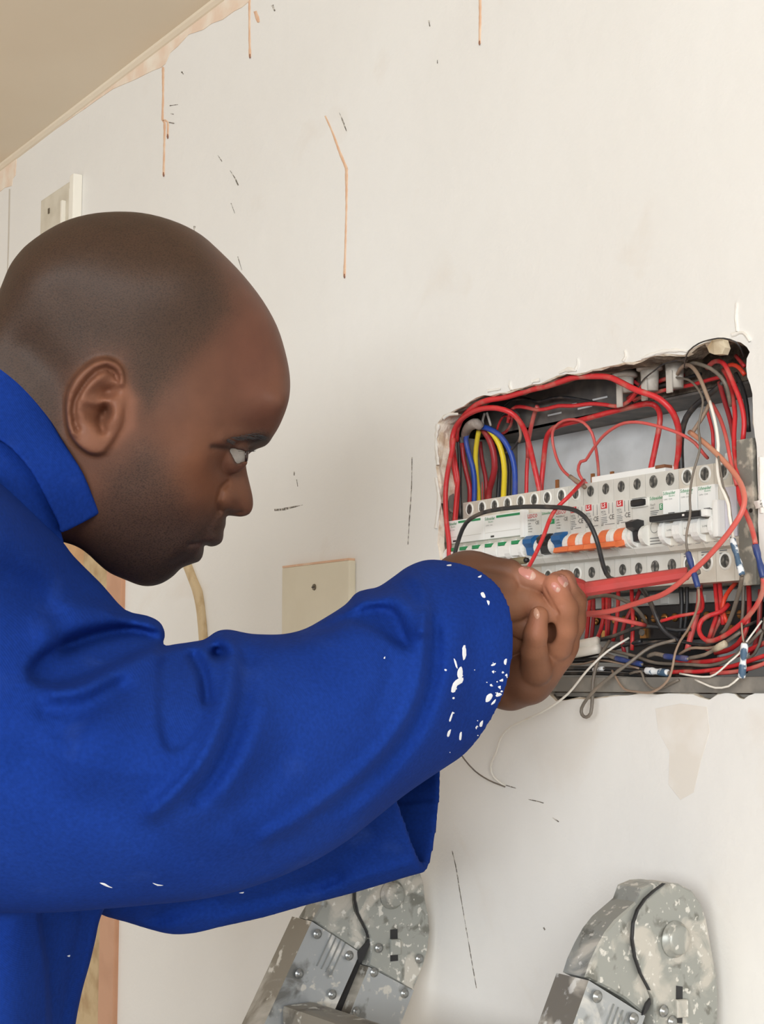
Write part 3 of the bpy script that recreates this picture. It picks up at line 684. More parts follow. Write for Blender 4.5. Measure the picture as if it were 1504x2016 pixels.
def crimp(label, c, p0, p1, d0, y, group='crimp connectors'):
    P0 = px(*p0, y); P1 = px(*p1, y); d = P1-P0; L = d.length; r = d0*0.5*((P0-CAM).dot(FW))/FPX
    t = thing('crimp_connector', label, 'crimp', P0, group)
    b = MB(); b.lathe(P0, d, [(0, r*0.8), (0.001, r), (L*0.3, r*1.02), (L*0.42, r*0.8), (L*0.55, r*0.82), (L*0.66, r*1.02), (L-0.001, r), (L, r*0.8)], 14)
    b.build('sleeve', W[c], t, True)
    b = MB(); b.lathe(P0-d*0.03, d, [(0, r*0.55), (L*1.06, r*0.5)], 12); b.build('core', W['g'], t, True)
    return t

wire('thick red wire caked with plaster along the top edge of the hole', 'r', 12, [(899,868,.022),(899,850,.018),(908,826,.012),(922,810,.008),(938,797,.004),(960,788,.002),(990,783),(1016,776),(1046,767),(1077,760),(1105,751),(1130,743),(1165,741),(1196,742),(1213,748),(1236,760),(1258,770),(1288,780,.012),(1308,793,.016),(1325,813,.022),(1335,840,.03),(1337,868,.036),(1334,905,.04),(1328,936,.042)], .006)
wire('red wire arching over the coloured bundle at the left of the box', 'r', 11, [(891,1060,.012),(896,1020,.016),(899,985,.019),(900,955,.02),(893,912,.016),(890,872,.013),(895,846,.014),(908,826,.01),(928,812,.006),(953,804,.004),(980,804,.006),(1005,812,.012),(1022,828,.02),(1034,850,.028),(1043,880,.034),(1051,915,.04),(1060,955,.044),(1066,990,.046)])
wire('red wire hugging the left edge of the hole', 'r', 10, [(893,862),(890,888),(883,920),(878,955),(877,985),(879,1030),(884,1070),(884,1110)], .003)
wire('thin red wire crossing behind the left bundle', 'r', 8, [(892,880),(898,920),(902,946),(898,980),(894,1030)], (.016,.02,.014))
wire('black wire dropping straight down at the left of the bundle', 'k', 7, [(901,842),(903,880),(905,920),(905,960),(906,1020)], .024)
wire('dark red wire at the left side of the coloured bundle', 'd', 10, [(909,872),(912,900),(918,930),(925,962),(924,1000)], (.026,.03,.034))
wire('blue wire curving down at the left of the coloured bundle', 'b', 10.5, [(921,848),(917,866),(922,890),(930,918),(934,950),(933,1000)], (.026,.03,.036))
wire('blue wire arching over to the right of the coloured bundle', 'b', 11.5, [(938,840),(952,841),(966,846),(981,855),(995,871),(1007,896),(1013,924),(1014,960),(1012,1000)], (.026,.03,.04,.046))
wire('yellow wire at the left of the coloured bundle', 'y', 10, [(943,846),(939,868),(936,897),(938,935),(941,965),(942,1000)], (.03,.046))
wire('yellow wire inside the right blue wire', 'y', 11, [(963,846),(973,858),(983,876),(990,900),(993,928),(992,960),(990,1000)], (.03,.046))
wire('bright red wire in the middle of the coloured bundle', 'd', 13, [(950,844),(962,862),(971,888),(974,920),(969,945),(963,965),(961,1000)], (.032,.048))
wire('thin dark red wire between yellow and red in the bundle', 'd', 8.5, [(945,870),(948,900),(953,925),(957,950),(957,1000)], (.05,.052))
wire('thin brown red wire beside the left yellow wire', 'p', 6, [(941,900),(944,925),(948,950),(949,1000)], (.052,.052))
wire('black wire between the red and yellow bundle wires', 'k', 8, [(968,860),(978,885),(983,915),(982,950),(979,1000)], (.05,.055))
wire('black wire between the yellow and blue bundle wires', 'k', 8, [(985,862),(997,888),(1003,915),(1003,950),(1001,1000)], (.05,.056))
b = MB(); tube(b, [px(914,872,.034),px(917,851,.026),(px(926,838,.02)),px(938,834,.02),px(948,842,.024)], [.0035,.0042,.0048,.0050,.0036], 12, .003)
o = b.build('cable_sheath', mat('grey_sheath', rgb(148, 136, 126), 0.55, var=rgb(190, 178, 166), vscale=80), None, True, loc=px(930,836,.03)); tag(o, 'torn grey cable sheath around the coloured wire bundle', 'cable sheath')
wire('black cable coiled in the shadow behind the red arch', 'k', 6, [(988,818),(1006,808),(1022,818),(1028,842),(1022,866),(1008,884),(996,892)], (.03,.034,.04))
wire('short white wire end sticking up behind the coloured bundle', 'w', 5, [(952,842),(950,828),(954,814)], (.036,.03))
wire('second short white wire end right of the first behind the bundle', 'w', 5, [(966,838),(962,824),(958,812)], (.036,.03))
wire('thin red wire tangled behind the red arch', 'r', 5, [(978,848),(984,830),(994,818),(1004,824)], (.04,.034))
wire('small dark red loop behind the red arch', 'd', 6, [(984,856),(996,850),(1006,836),(1008,820)], (.042,.036))
wire('grey foil strip hanging behind the red arch', 'n', 6, [(1016,818),(1022,836),(1025,856),(1022,870)], (.028,.034))
wire('red wire running straight down beside the left red arch', 'r', 8, [(1037,850),(1039,890),(1037,930),(1036,990)], (.05,.052))
wire('faded dusty red wire hanging from the box top behind the arch', 'p', 9, [(1058,800),(1052,815),(1046,838),(1041,866),(1040,900)], (.036,.05))
wire('red wire wandering along under the top of the box', 'r', 8, [(1000,832),(1004,812),(1016,801),(1034,802),(1058,807),(1080,804),(1100,799),(1128,799),(1163,795),(1193,797),(1216,800),(1235,792),(1248,779),(1262,760),(1272,752)], (.035,.03,.03,.03,.026))
wire('thin black wire wandering along under the top of the box', 'k', 6, [(990,804),(1004,789),(1034,785),(1060,791),(1085,784),(1110,782),(1140,786),(1172,793),(1205,803),(1228,802),(1245,792)], .038)
wire('dark red wire crossing the back plate and bending down to the cover', 'r', 11, [(1064,985,.05),(1066,950,.05),(1070,910,.05),(1074,872,.046),(1082,850,.04),(1100,838,.038),(1140,828,.037),(1170,820,.037),(1203,811,.037),(1240,802,.038),(1274,795,.04),(1291,800,.046),(1299,815,.045),(1298,840,.045),(1291,877,.045),(1284,910,.045),(1278,940,.045)])
wire('pale red wire loop rising above the copper pins', 'p', 6, [(1142,956,.02),(1128,944,.024),(1106,923,.03),(1093,893,.034),(1087,862,.034),(1092,841,.032),(1110,828,.03),(1131,826,.03),(1150,833,.03),(1165,852,.032),(1172,878,.036),(1177,912,.042),(1179,945,.046)])
wire('thin red wire with a kink sweeping to the tan wire at the right', 'p', 6.5, [(1162,958,.03),(1146,944,.024),(1138,926,.02),(1143,909,.018),(1153,906,.018),(1168,883,.014),(1190,856,.008),(1220,836,.004),(1248,831,.002),(1278,835,.002),(1315,845,.004),(1345,857,.006),(1368,872,.01),(1384,892,.014),(1393,902,.02)])
wire('red wire from the splice down into the hands', 'r', 8, [(1150,946),(1140,956),(1118,979),(1096,1000),(1083,1021),(1071,1053),(1056,1087),(1040,1118),(1030,1140)], (.015,-.02,-.03,-.05,-.075))
wire('dusty brown splice end above the white breakers', 'n', 9, [(1122,938),(1134,946),(1146,954),(1152,960)], .012)
wire('thick black wire arching in front of the breakers from hand to handle', 'k', 9, [(892,1110,-.03),(896,1087,-.03),(905,1056,-.03),(918,1029,-.03),(944,1012,-.03),(980,1003,-.03),(1028,998,-.03),(1075,998,-.03),(1118,1001,-.03),(1142,1010,-.03),(1159,1028,-.028),(1173,1058,-.026),(1181,1087,-.022),(1188,1115,-.018),(1200,1138,-.012),(1222,1142,.0)])
wire('thick black wire curving down at the right of the box', 'k', 12, [(1425,752),(1410,766),(1388,783),(1367,801),(1351,822),(1343,848),(1340,880),(1341,912),(1342,940)], (.036,.04,.042,.042))
wire('tan and pink wire sweeping in a wide curve across the right breakers', 'ft', 11, [(1358,851,.0),(1378,865,-.006),(1403,886,-.012),(1425,908,-.016),(1444,930,-.02),(1458,952,-.024),(1465,974,-.028),(1465,993,-.03),(1458,1013,-.032),(1447,1031,-.033),(1432,1052,-.034),(1411,1077,-.035),(1390,1100,-.036),(1361,1127,-.037),(1331,1153,-.038),(1303,1171,-.038),(1268,1183,-.037),(1240,1192,-.036),(1203,1203,-.035),(1153,1208,-.034),(1125,1206,-.034)])
wire('pink wire branching downward beside the knuckles', 'p', 9, [(1125,1206),(1153,1209),(1178,1212),(1215,1219),(1248,1226),(1270,1231)], (-.03,-.02,.01))
wire('beige wire smeared with white paint hanging at the right', 'n', 8, [(1332,742,.03),(1338,728,.022),(1350,718,.016),(1362,722,.01),(1372,734,.004),(1382,754,-.002),(1391,777,-.004),(1398,795,-.004)])
wire('white painted length of wire in front of the last breaker', 'w', 7, [(1397,790),(1404,815),(1410,842),(1414,877),(1412,905),(1413,930),(1417,952),(1426,973),(1434,994),(1436,1015),(1440,1038),(1443,1062)], (-.004,-.012,-.02,-.022))
wire('grey strand twisted beside the white painted wire', 'g', 4, [(1414,898),(1420,935),(1424,958),(1434,980),(1438,1005),(1441,1030)], -.018)
crimp('paint-smeared blue grey crimp beside the last breaker', 'cw', (1441,1060), (1461,1132), 13, -.022)
wire('dark grey wire hanging below the paint-smeared crimp', 'g', 9, [(1461,1130),(1458,1152),(1450,1182),(1441,1210),(1430,1236),(1420,1248)], (-.02,.0,.01))
wire('thin grey brown wire hanging in front of the C20 breakers', 'g', 5, [(1326,742,.03),(1342,745,.02),(1356,748,.012),(1369,759,.004),(1380,776,-.002),(1384,792,-.004),(1380,815,-.006),(1375,840,-.008),(1377,860,-.01),(1378,880,-.012),(1374,900,-.014),(1367,922,-.016),(1362,943,-.018),(1359,965,-.02),(1358,985,-.022),(1359,1004,-.022),(1357,1024,-.023),(1353,1042,-.024),(1351,1060,-.024),(1352,1077,-.024),(1355,1092,-.024)])
crimp('blue crimp hanging in front of the red screwdriver tip', 'c', (1354,1087), (1374,1156), 12, -.036)
wire('thin pale wire falling from the blue crimp to a curl on the flange', 'n', 5, [(1374,1152),(1376,1180),(1369,1208),(1354,1240),(1339,1262),(1329,1286),(1325,1308),(1319,1331),(1307,1348),(1290,1360),(1275,1364),(1253,1362),(1229,1357),(1215,1338),(1205,1320)], (-.03,-.012,-.012,-.014,-.006))
wire('red wire bent over at the top right corner of the box', 'r', 10, [(1392,724),(1404,713),(1417,711),(1428,720),(1438,741),(1448,765),(1456,785),(1463,812),(1465,838),(1462,870)], (.03,.015,.012,.012))
wire('long red wire down the right side to the blue crimp', 'r', 10, [(1424,728),(1433,742),(1440,770),(1445,796),(1447,822),(1445,855),(1446,890),(1450,922),(1453,954),(1456,984),(1466,1006),(1476,1029),(1483,1051),(1487,1070)], (.03,.02,.005,-.01,-.02))
crimp('blue crimp at the right edge over the steel flange', 'c', (1486,1070), (1503,1137), 14, -.018)
wire('red wire looping back below the right blue crimp', 'r', 10, [(1502,1132),(1502,1162),(1489,1192),(1467,1220),(1441,1242),(1416,1257),(1397,1262),(1383,1255),(1376,1240),(1381,1222),(1398,1211),(1420,1204),(1434,1190)], (-.018,-.006,.004,.01,.03))
wire('dark red wire behind the right bundle', 'd', 10, [(1416,752),(1426,788),(1437,824),(1444,860),(1450,905),(1452,950)], (.036,.03))
wire('short red wire behind the tan wire', 'r', 7, [(1391,804),(1398,830),(1403,852),(1404,885)], .045)
wire('pink and white wire beside the white painted one', 'p', 8, [(1402,795),(1418,825),(1429,860),(1436,895),(1442,925),(1450,955)], (.02,.0,-.006))
wire('brown dusty wire crossing behind the thin grey wire', 'n', 8, [(1396,796),(1384,820),(1372,838),(1360,856)], (.012,.006))
wire('thin black wire hooked over the loose plaster flake', 'k', 3, [(1347,722),(1349,708),(1356,691),(1376,676),(1402,668),(1424,666),(1448,673),(1460,690),(1464,702)], (.01,-.004,-.01,-.008,.01))
wire('thin black wire sagging past the white bushings', 'k', 3, [(1352,703),(1340,708),(1308,716),(1288,730),(1268,746),(1257,762),(1252,775)], (.004,.018,.02))
wire('red wire bent below the middle bushing', 'r', 9, [(1236,786),(1252,772),(1280,758),(1304,748),(1326,742),(1345,738)], .045)
wire('red wire running behind the bushings to the right corner', 'r', 8, [(1225,800),(1262,782),(1300,770),(1338,762),(1365,757),(1395,748),(1420,742)], .042)
wire('black wire running behind the bushings', 'k', 7, [(1240,796),(1268,773),(1300,760),(1328,754),(1352,744),(1380,736)], .044)
wire('dusty brown wire arched at the top right of the box', 'g', 8, [(1350,722),(1364,715),(1380,718),(1400,726),(1418,741),(1428,756),(1434,775),(1438,800)], (.02,.01,.01,.02))
wire('short red wire at the extreme top right corner', 'o', 9, [(1428,722),(1442,718),(1455,724),(1466,738)], .03)
wire('red wire tucked under the top right corner', 'r', 8, [(1448,700),(1458,712),(1466,722)], .035)
wire('black wire at the right corner behind the red wires', 'k', 9, [(1448,735),(1462,765),(1470,800),(1474,850)], .04)
wire('short red wire between bushings', 'd', 7, [(1236,742),(1250,752),(1262,760),(1276,764)], .04)
G = 'red wires dropping below the breakers'
for i, (lab, pts, d) in enumerate((
 ('red wire below the breakers nearest the hands', [(1161,1140),(1161,1180),(1158,1220),(1154,1262)], 8),
 ('second red wire below the breakers from the hands', [(1167,1140),(1168,1180),(1168,1220),(1163,1264)], 8),
 ('red wire below the breakers curving left at its foot', [(1187,1140),(1188,1180),(1187,1222),(1178,1252),(1168,1268)], 8),
 ('red wire in the close group of three, middle one', [(1195,1140),(1195,1190),(1194,1255)], 7),
 ('red wire in the close group of three, right one', [(1199,1140),(1200,1190),(1197,1250)], 7),
 ('red wire left of the grey gap below the breakers', [(1217,1140),(1217,1175),(1215,1215),(1207,1262)], 8),
 ('straight red wire below the breakers right of the grey gap', [(1243,1140),(1244,1180),(1246,1220),(1244,1280)], 8),
 ('red wire slanting left across the straight one', [(1267,1140),(1257,1170),(1244,1198),(1230,1226),(1224,1256),(1230,1288)], 8),
 ('left of two red wires under the last C20 breaker', [(1407,1130),(1409,1165),(1412,1205),(1404,1232),(1394,1262)], 9),
 ('right of two red wires under the last C20 breaker', [(1415,1130),(1418,1165),(1421,1200),(1424,1230)], 9),
 ('orange red wire bowing left near the steel flange', [(1450,1146),(1436,1162),(1425,1182),(1423,1202),(1431,1226)], 9),
 ('long red wire from the flange sweeping into the bottom bundle', [(1473,1140),(1475,1180),(1474,1215),(1463,1254),(1440,1277),(1408,1286)], 10))):
    wire(lab, 'o' if 'orange' in lab else ('d' if i in (1, 4, 7) else 'r'), d, pts, (.045,.03,.03), G)
wire('red wire with a cut end pointing left below the breakers', 'r', 7, [(1301,1223),(1335,1213),(1365,1208),(1380,1203),(1384,1188),(1378,1160)], (.01,.02,.04))
wire('thick faded red wire dropping behind the pale curl', 'p', 12, [(1378,1140),(1376,1190),(1368,1225),(1360,1252),(1353,1280)], (.045,.03))
wire('thick red wire slanting into the bottom at the right', 'p', 12, [(1420,1215),(1408,1235),(1398,1258),(1392,1280)], .035)
wire('thick black wire falling diagonally below the screwdriver', 'k', 10, [(1248,1140),(1258,1152),(1270,1168),(1284,1194),(1298,1228),(1314,1248),(1336,1262)], (.03,.012,.02))
wire('dusty dark wire arching right from the knuckles', 'g', 8, [(1130,1188),(1152,1180),(1178,1173),(1208,1174),(1236,1186),(1258,1204),(1274,1228)], (-.01,.0,.03))
wire('black wire emerging from the white sheath', 'k', 8, [(1168,1263),(1180,1260),(1215,1250),(1240,1240),(1268,1233),(1298,1235),(1333,1241),(1360,1238)], (.006,.01,.03))
wire('black vertical wire below the device', 'k', 9, [(1340,1150),(1342,1190),(1340,1230),(1336,1260)], .05)
wire('second black vertical wire beside the grey block', 'k', 8, [(1352,1150),(1352,1200),(1346,1250)], .052)
wire('dark grey wire hanging in a narrow loop below the flange', 'g', 7, [(1330,1260,.015),(1292,1270,.008),(1268,1282,.002),(1243,1302,-.006),(1210,1326,-.012),(1178,1352,-.016),(1157,1374,-.018),(1145,1394,-.018),(1146,1407,-.018),(1154,1412,-.017),(1163,1404,-.016),(1166,1378,-.014),(1167,1342,-.012),(1176,1304,-.008),(1188,1280,-.002),(1200,1262,.006)])
wire('long thin white wire trailing down the wall below the hands', 'w', 4.5, [(1238,1256,.01),(1195,1283,-.006),(1156,1320,-.016),(1118,1366,-.024),(1075,1397,-.03),(1032,1418,-.03),(1004,1432,-.028),(986,1452,-.024),(977,1480,-.018),(966,1508,-.012),(972,1530,-.006),(994,1548,-.002)])
wire('thin grey strand meeting the white wire on the wall', 'g', 3, [(900,1474),(915,1496),(935,1518),(962,1536),(994,1549)], (-.03,-.012,-.003))
wire('white wire end sagging from the painted crimp over the flange', 'w', 4, [(1455,1334),(1434,1351),(1408,1354),(1388,1347),(1368,1338)], -.012)
wire('dirty white wire along the bottom bundle to the right edge', 'w', 4, [(1500,1222),(1484,1244),(1470,1263),(1455,1287),(1436,1303),(1418,1320),(1398,1332),(1368,1331),(1338,1326)], (.01,-.006,-.008))
crimp('white painted crimp hanging over the bottom flange', 'cw', (1466,1266), (1460,1335), 15, -.012)
wire('thin pale wire rising from the white painted crimp', 'n', 4, [(1460,1226),(1461,1245),(1465,1270)], -.008)
b = MB(); P0, P1 = px(1100,1283,-.004), px(1176,1268,-.004)
d = (P1-P0); t = thing('white_sheath', 'short white plastic sheath beside the lower knuckles', 'cable sheath', P0)
for k, (oz, rr) in enumerate(((0.0028, 0.0034), (-0.0034, 0.0042))):
    b = MB(); b.lathe(P0+Vector((0, 0.001*k, oz)), d, [(0, rr), (d.length, rr*0.95)], 14); b.build('sleeve_half', W['w'], t, True)
G = 'dusty wires lying in the bottom of the box'
for lab, c, d, pts, y in (
 ('dusty grey wire along the bottom bundle behind the pale curl', 'g', 7, [(1108,1290),(1160,1276),(1215,1284),(1250,1292),(1290,1305),(1350,1308),(1400,1310),(1440,1296),(1470,1270),(1500,1240)], .012),
 ('grey wire from the long blue crimp to the right', 'g', 8, [(1350,1297),(1388,1289),(1410,1276),(1432,1262),(1458,1244)], .004),
 ('grey wire left of the long blue crimp', 'g', 9, [(1276,1292),(1290,1287),(1312,1292)], .004),
 ('dusty wire left of the short blue crimp', 'g', 8, [(1176,1284),(1196,1290),(1218,1299)], .006),
 ('red wire right of the grey crimp reaching the right edge', 'r', 9, [(1314,1324),(1350,1322),(1380,1322),(1440,1312),(1514,1288)], .008),
 ('red wire along the bottom above the painted crimp', 'r', 10, [(1330,1304),(1370,1304),(1410,1300),(1450,1290),(1514,1262)], .02),
 ('black wire low in the bottom bundle below the white sheath', 'k', 9, [(1090,1316),(1150,1316),(1210,1318),(1270,1322)], .012),
 ('brown wire low in the bottom bundle below the white sheath', 'n', 4, [(1096,1306),(1140,1308),(1180,1300),(1220,1306),(1258,1316)], .006),
 ('dark brown wire under the pale curl', 'g', 5, [(1240,1326),(1262,1322),(1268,1340),(1284,1356),(1306,1352),(1336,1338)], -.006),
 ('dusty red wire at the bottom right corner', 'p', 9, [(1400,1326),(1450,1322),(1490,1312),(1514,1302)], .004),
 ('thin black wire in the bottom bundle above the flange', 'k', 6, [(1250,1270),(1300,1262),(1340,1264),(1390,1270),(1430,1256),(1470,1232),(1512,1215)], .03),
 ('dusty grey wire rising at the right edge', 'g', 6, [(1410,1316),(1450,1312),(1486,1286),(1500,1250),(1506,1215)], .015),
 ('dark red wire deep at the right edge', 'd', 10, [(1480,1290),(1492,1250),(1496,1200),(1497,1160)], .03),
 ('brown wire deep beside the steel flange', 'g', 7, [(1464,1140),(1463,1190),(1460,1230)], .03),
 ('black wire filling the back of the bottom bundle', 'k', 10, [(1090,1302),(1200,1300),(1300,1316),(1420,1316),(1510,1306)], .035),
 ('dark wire behind the white sheath', 'k', 8, [(1092,1292),(1150,1292),(1210,1276),(1262,1262)], .03),
 ('grey wire crossing over the bottom bundle', 'n', 6, [(1338,1288),(1360,1276),(1395,1276),(1430,1268)], .01),
 ('dusty black wire nearest the flange', 'k', 7, [(1096,1326),(1180,1326),(1280,1330),(1380,1328),(1470,1322)], .02)):
    wire(lab, c, d, pts, y, G)
crimp('long blue crimp lying in the bottom bundle', 'c', (1308,1292), (1354,1297), 12, .002)
crimp('short blue crimp lying left in the bottom bundle', 'c', (1212,1296), (1264,1308), 11, .004)
crimp('dusty grey blue crimp lying lowest in the bottom bundle', 'cw', (1272,1320), (1316,1325), 15, .002)
crimp('white plastic wire end low at the left of the bottom bundle', 'cw', (1168,1318), (1188,1316), 9, .002)
b = MB(); P0 = px(1006,1106,-.03); P1 = px(1034,1103,-.03)
o = thing('wire_stub', 'olive grey cut cable stub above the thumb', 'cable', P0)
b.lathe(P0, P1-P0, [(0, .0030), ((P1-P0).length, .0030)], 12); b.build('sheath', mat('olive_sheath', rgb(122, 112, 84), 0.6), o, True)
b = MB(); b.lathe(P1-(P1-P0)*0.05, P1-P0, [(0, .0021), (0.004, .002)], 10); b.build('core', M_BLACK, o, True)
b = MB(); tube(b, [px(1428,1285,-.002),px(1418,1275,-.002),px(1408,1284,-.002)], .0012, 6)
o = thing('wire_nut', 'dirty cream wire end cap in the bottom bundle', 'wire cap', px(1408,1278,-.002))
b = MB(); b.lathe(px(1406,1279,-.002), px(1437,1262,-.002)-px(1406,1279,-.002), [(0, .0022), (.006, .0028), (.012, .0026), (.0125, .001)], 12); b.build('cap', mat('cream_cap', rgb(206, 196, 172), 0.5, var=rgb(170, 156, 132), vscale=100), o, True)
# ------------------------------------------------------------------ smooth solids (numpy implicit surfaces)
def surface_nets(f):
    """iso-surface f = 0 of a 3-D array; vertices in index coordinates, quads"""
    s = f < 0
    c = s[:-1, :-1, :-1].astype(np.int8)
    for dx, dy, dz in ((1,0,0),(0,1,0),(0,0,1),(1,1,0),(1,0,1),(0,1,1),(1,1,1)):
        c = c + s[dx:s.shape[0]-1+dx, dy:s.shape[1]-1+dy, dz:s.shape[2]-1+dz]
    idx = np.argwhere((c > 0) & (c < 8))
    cor = [(0,0,0),(1,0,0),(0,1,0),(1,1,0),(0,0,1),(1,0,1),(0,1,1),(1,1,1)]
    val = np.stack([f[idx[:,0]+a, idx[:,1]+b_, idx[:,2]+d] for a, b_, d in cor], 1)
    acc = np.zeros((len(idx), 3)); cnt = np.zeros(len(idx))
    for i, j in ((0,1),(2,3),(4,5),(6,7),(0,2),(1,3),(4,6),(5,7),(0,4),(1,5),(2,6),(3,7)):
        a, b_ = val[:, i], val[:, j]; m = (a < 0) != (b_ < 0)
        t = np.where(m, a/np.where(m, a-b_, 1), 0)
        p = np.array(cor[i])+t[:, None]*(np.array(cor[j])-np.array(cor[i]))
        acc += p*m[:, None]; cnt += m
    V = idx+acc/cnt[:, None]
    lut = -np.ones(c.shape, np.int32); lut[tuple(idx.T)] = np.arange(len(idx))
    Q = []
    for ax in range(3):
        o = [x for x in range(3) if x != ax]
        sl0 = [slice(None)]*3; sl1 = [slice(None)]*3; sl0[ax] = slice(0, -1); sl1[ax] = slice(1, None)
        e = np.argwhere(s[tuple(sl0)] != s[tuple(sl1)])
        e = e[(e[:, o[0]] > 0) & (e[:, o[1]] > 0) & (e[:, o[0]] < c.shape[o[0]]) & (e[:, o[1]] < c.shape[o[1]])]
        q = []
        for d0, d1 in ((1,1),(0,1),(0,0),(1,0)):
            k = e.copy(); k[:, o[0]] -= d0; k[:, o[1]] -= d1; q.append(lut[tuple(k.T)])
        q = np.stack(q, 1)
        flip = s[tuple(e.T)]
        if ax == 1: flip = ~flip
        q[~flip] = q[~flip][:, ::-1]
        Q.append(q)
    return V, np.concatenate(Q)
def np_mesh(name, V, Q, m, parent, smooth=True):
    org = np.array(wloc(parent)) if parent is not None else np.zeros(3)
    me = bpy.data.meshes.new(name)
    me.vertices.add(len(V)); me.vertices.foreach_set('co', (V-org).astype(np.float32).ravel())
    me.loops.add(Q.size); me.loops.foreach_set('vertex_index', Q.astype(np.int32).ravel())
    me.polygons.add(len(Q)); me.polygons.foreach_set('loop_start', np.arange(0, Q.size, Q.shape[1], dtype=np.int32))
    me.update(calc_edges=True); me.validate()
    if smooth: me.polygons.foreach_set('use_smooth', np.ones(len(me.polygons), bool))
    if m: me.materials.append(m)
    return link(bpy.data.objects.new(name, me), parent)
def laplace(V, Q, it=2, lam=0.5):
    E = np.concatenate([Q[:, [0,1]], Q[:, [1,2]], Q[:, [2,3]], Q[:, [3,0]]])
    n = len(V); deg = np.bincount(E[:,0], minlength=n)+np.bincount(E[:,1], minlength=n)
    for k in range(it):
        for l in (lam, -lam*1.03):
            S = np.stack([np.bincount(E[:,0], V[E[:,1], i], n)+np.bincount(E[:,1], V[E[:,0], i], n) for i in range(3)], 1)/deg[:, None]
            V = V+l*(S-V)
    return V
def smin(a, b_, k):
    h = np.clip(0.5+0.5*(b_-a)/k, 0, 1); return b_*(1-h)+a*h-k*h*(1-h)
def smax(a, b_, k): return -smin(-a, -b_, k)
def closed_spline(P, n=6):
    P = np.array(P, float); m = len(P); out = []
    for i in range(m):
        p0, p1, p2, p3 = P[i-1], P[i], P[(i+1) % m], P[(i+2) % m]
        for k in range(n):
            t = k/n; out.append(0.5*(2*p1+(p2-p0)*t+(2*p0-5*p1+4*p2-p3)*t*t+(3*p1-p0-3*p2+p3)*t**3))
    return np.array(out)
def poly_sd(X, Y, P):
    """signed distance to a closed polygon, positive inside"""
    d = np.full(X.shape, 1e18); ins = np.zeros(X.shape, bool); n = len(P)
    for i in range(n):
        x0, y0 = P[i]; x1, y1 = P[(i+1) % n]; ex, ey = x1-x0, y1-y0
        t = np.clip(((X-x0)*ex+(Y-y0)*ey)/(ex*ex+ey*ey+1e-12), 0, 1)
        d = np.minimum(d, (X-x0-t*ex)**2+(Y-y0-t*ey)**2)
        ins ^= ((y0 > Y) != (y1 > Y)) & (X < (x1-x0)*(Y-y0)/(y1-y0+1e-12)+x0)
    d = np.sqrt(d); return np.where(ins, d, -d)
def line_d(X, Y, P):
    d = np.full(X.shape, 1e18)
    for (x0, y0), (x1, y1) in zip(P[:-1], P[1:]):
        ex, ey = x1-x0, y1-y0; t = np.clip(((X-x0)*ex+(Y-y0)*ey)/(ex*ex+ey*ey+1e-12), 0, 1)
        d = np.minimum(d, (X-x0-t*ex)**2+(Y-y0-t*ey)**2)
    return np.sqrt(d)
def blur(A, n=1):
    for _ in range(n):
        B_ = np.pad(A, 1, mode='edge')
        A = (B_[:-2, 1:-1]+B_[2:, 1:-1]+B_[1:-1, :-2]+B_[1:-1, 2:]+2*A+0.5*(B_[:-2, :-2]+B_[2:, 2:]+B_[:-2, 2:]+B_[2:, :-2]))/8
    return A
def poisson(mask, step, its=90):
    """solve lap h = -4 inside the mask (h = 0 outside), coarse to fine"""
    if min(mask.shape) > 24:
        m2 = mask[::2, ::2]; hc = poisson(m2, step*2, its)
        h = np.repeat(np.repeat(hc, 2, 0), 2, 1)[:mask.shape[0], :mask.shape[1]]
        if h.shape != mask.shape: h = np.pad(h, ((0, mask.shape[0]-h.shape[0]), (0, mask.shape[1]-h.shape[1])), mode='edge')
    else:
        h = np.zeros(mask.shape); its = 800
    h = h*mask
    for _ in range(its):
        P = np.pad(h, 1); h = mask*(0.25*(P[:-2, 1:-1]+P[2:, 1:-1]+P[1:-1, :-2]+P[1:-1, 2:])+step*step)
    return h
def tps(pts, vals, X, Y, scale=1.0, reg=1e-3):
    """thin-plate spline through scattered values"""
    P = np.array(pts, float)/scale; n = len(P)
    def U(r2): return np.where(r2 > 1e-12, r2*np.log(r2+1e-12), 0)
    K = U(((P[:, None]-P[None])**2).sum(-1))+reg*np.eye(n)
    A = np.zeros((n+3, n+3)); A[:n, :n] = K; A[:n, n] = 1; A[:n, n+1:] = P; A[n:, :n] = A[:n, n:].T
    c = np.linalg.solve(A, np.concatenate([np.array(vals, float), [0, 0, 0]]))
    x = X/scale; y = Y/scale; out = c[n]+c[n+1]*x+c[n+2]*y
    for i in range(n): out = out+c[i]*U((x-P[i, 0])**2+(y-P[i, 1])**2)
    return out
def inflate(X, Y, step, outline, widths, wscale, soft=2.0):
    """H(x, y) = squared half-thickness, signed and smooth across the outline"""
    s = poly_sd(X, Y, outline); ins = s > 0
    h = poisson(ins, step)
    d = np.maximum(s, soft*step)
    G = np.where(s > soft*step, h/d, 0); Wt = (s > soft*step).astype(float)
    for _ in range(4):
        num = blur(G*Wt, 2); den = blur(Wt, 2)
        G = np.where(Wt > 0.5, G, num/np.maximum(den, 1e-6)); Wt = np.maximum(Wt, (den > 1e-3).astype(float))
    G = np.where(G <= 1e-3, np.median(G[ins]), G); G = np.where(ins, G, blur(G, 14)); G = blur(G, 2)
    H = np.where(s > 0, G*s, G*s-s*s)
    if widths:
        pts = [(a, b_) for a, b_, w in widths]; val = []
        for a, b_, w in widths:
            k = np.argmin((X-a)**2+(Y-b_)**2); val.append(min(max(math.log(w/math.sqrt(max(H.flat[k], 1.0))), -1.2), 0.75))
        R = np.clip(tps(pts, val, X, Y, wscale, 0.02), -1.6, 1.2)
        H = H*np.exp(2*R)
    return H, s
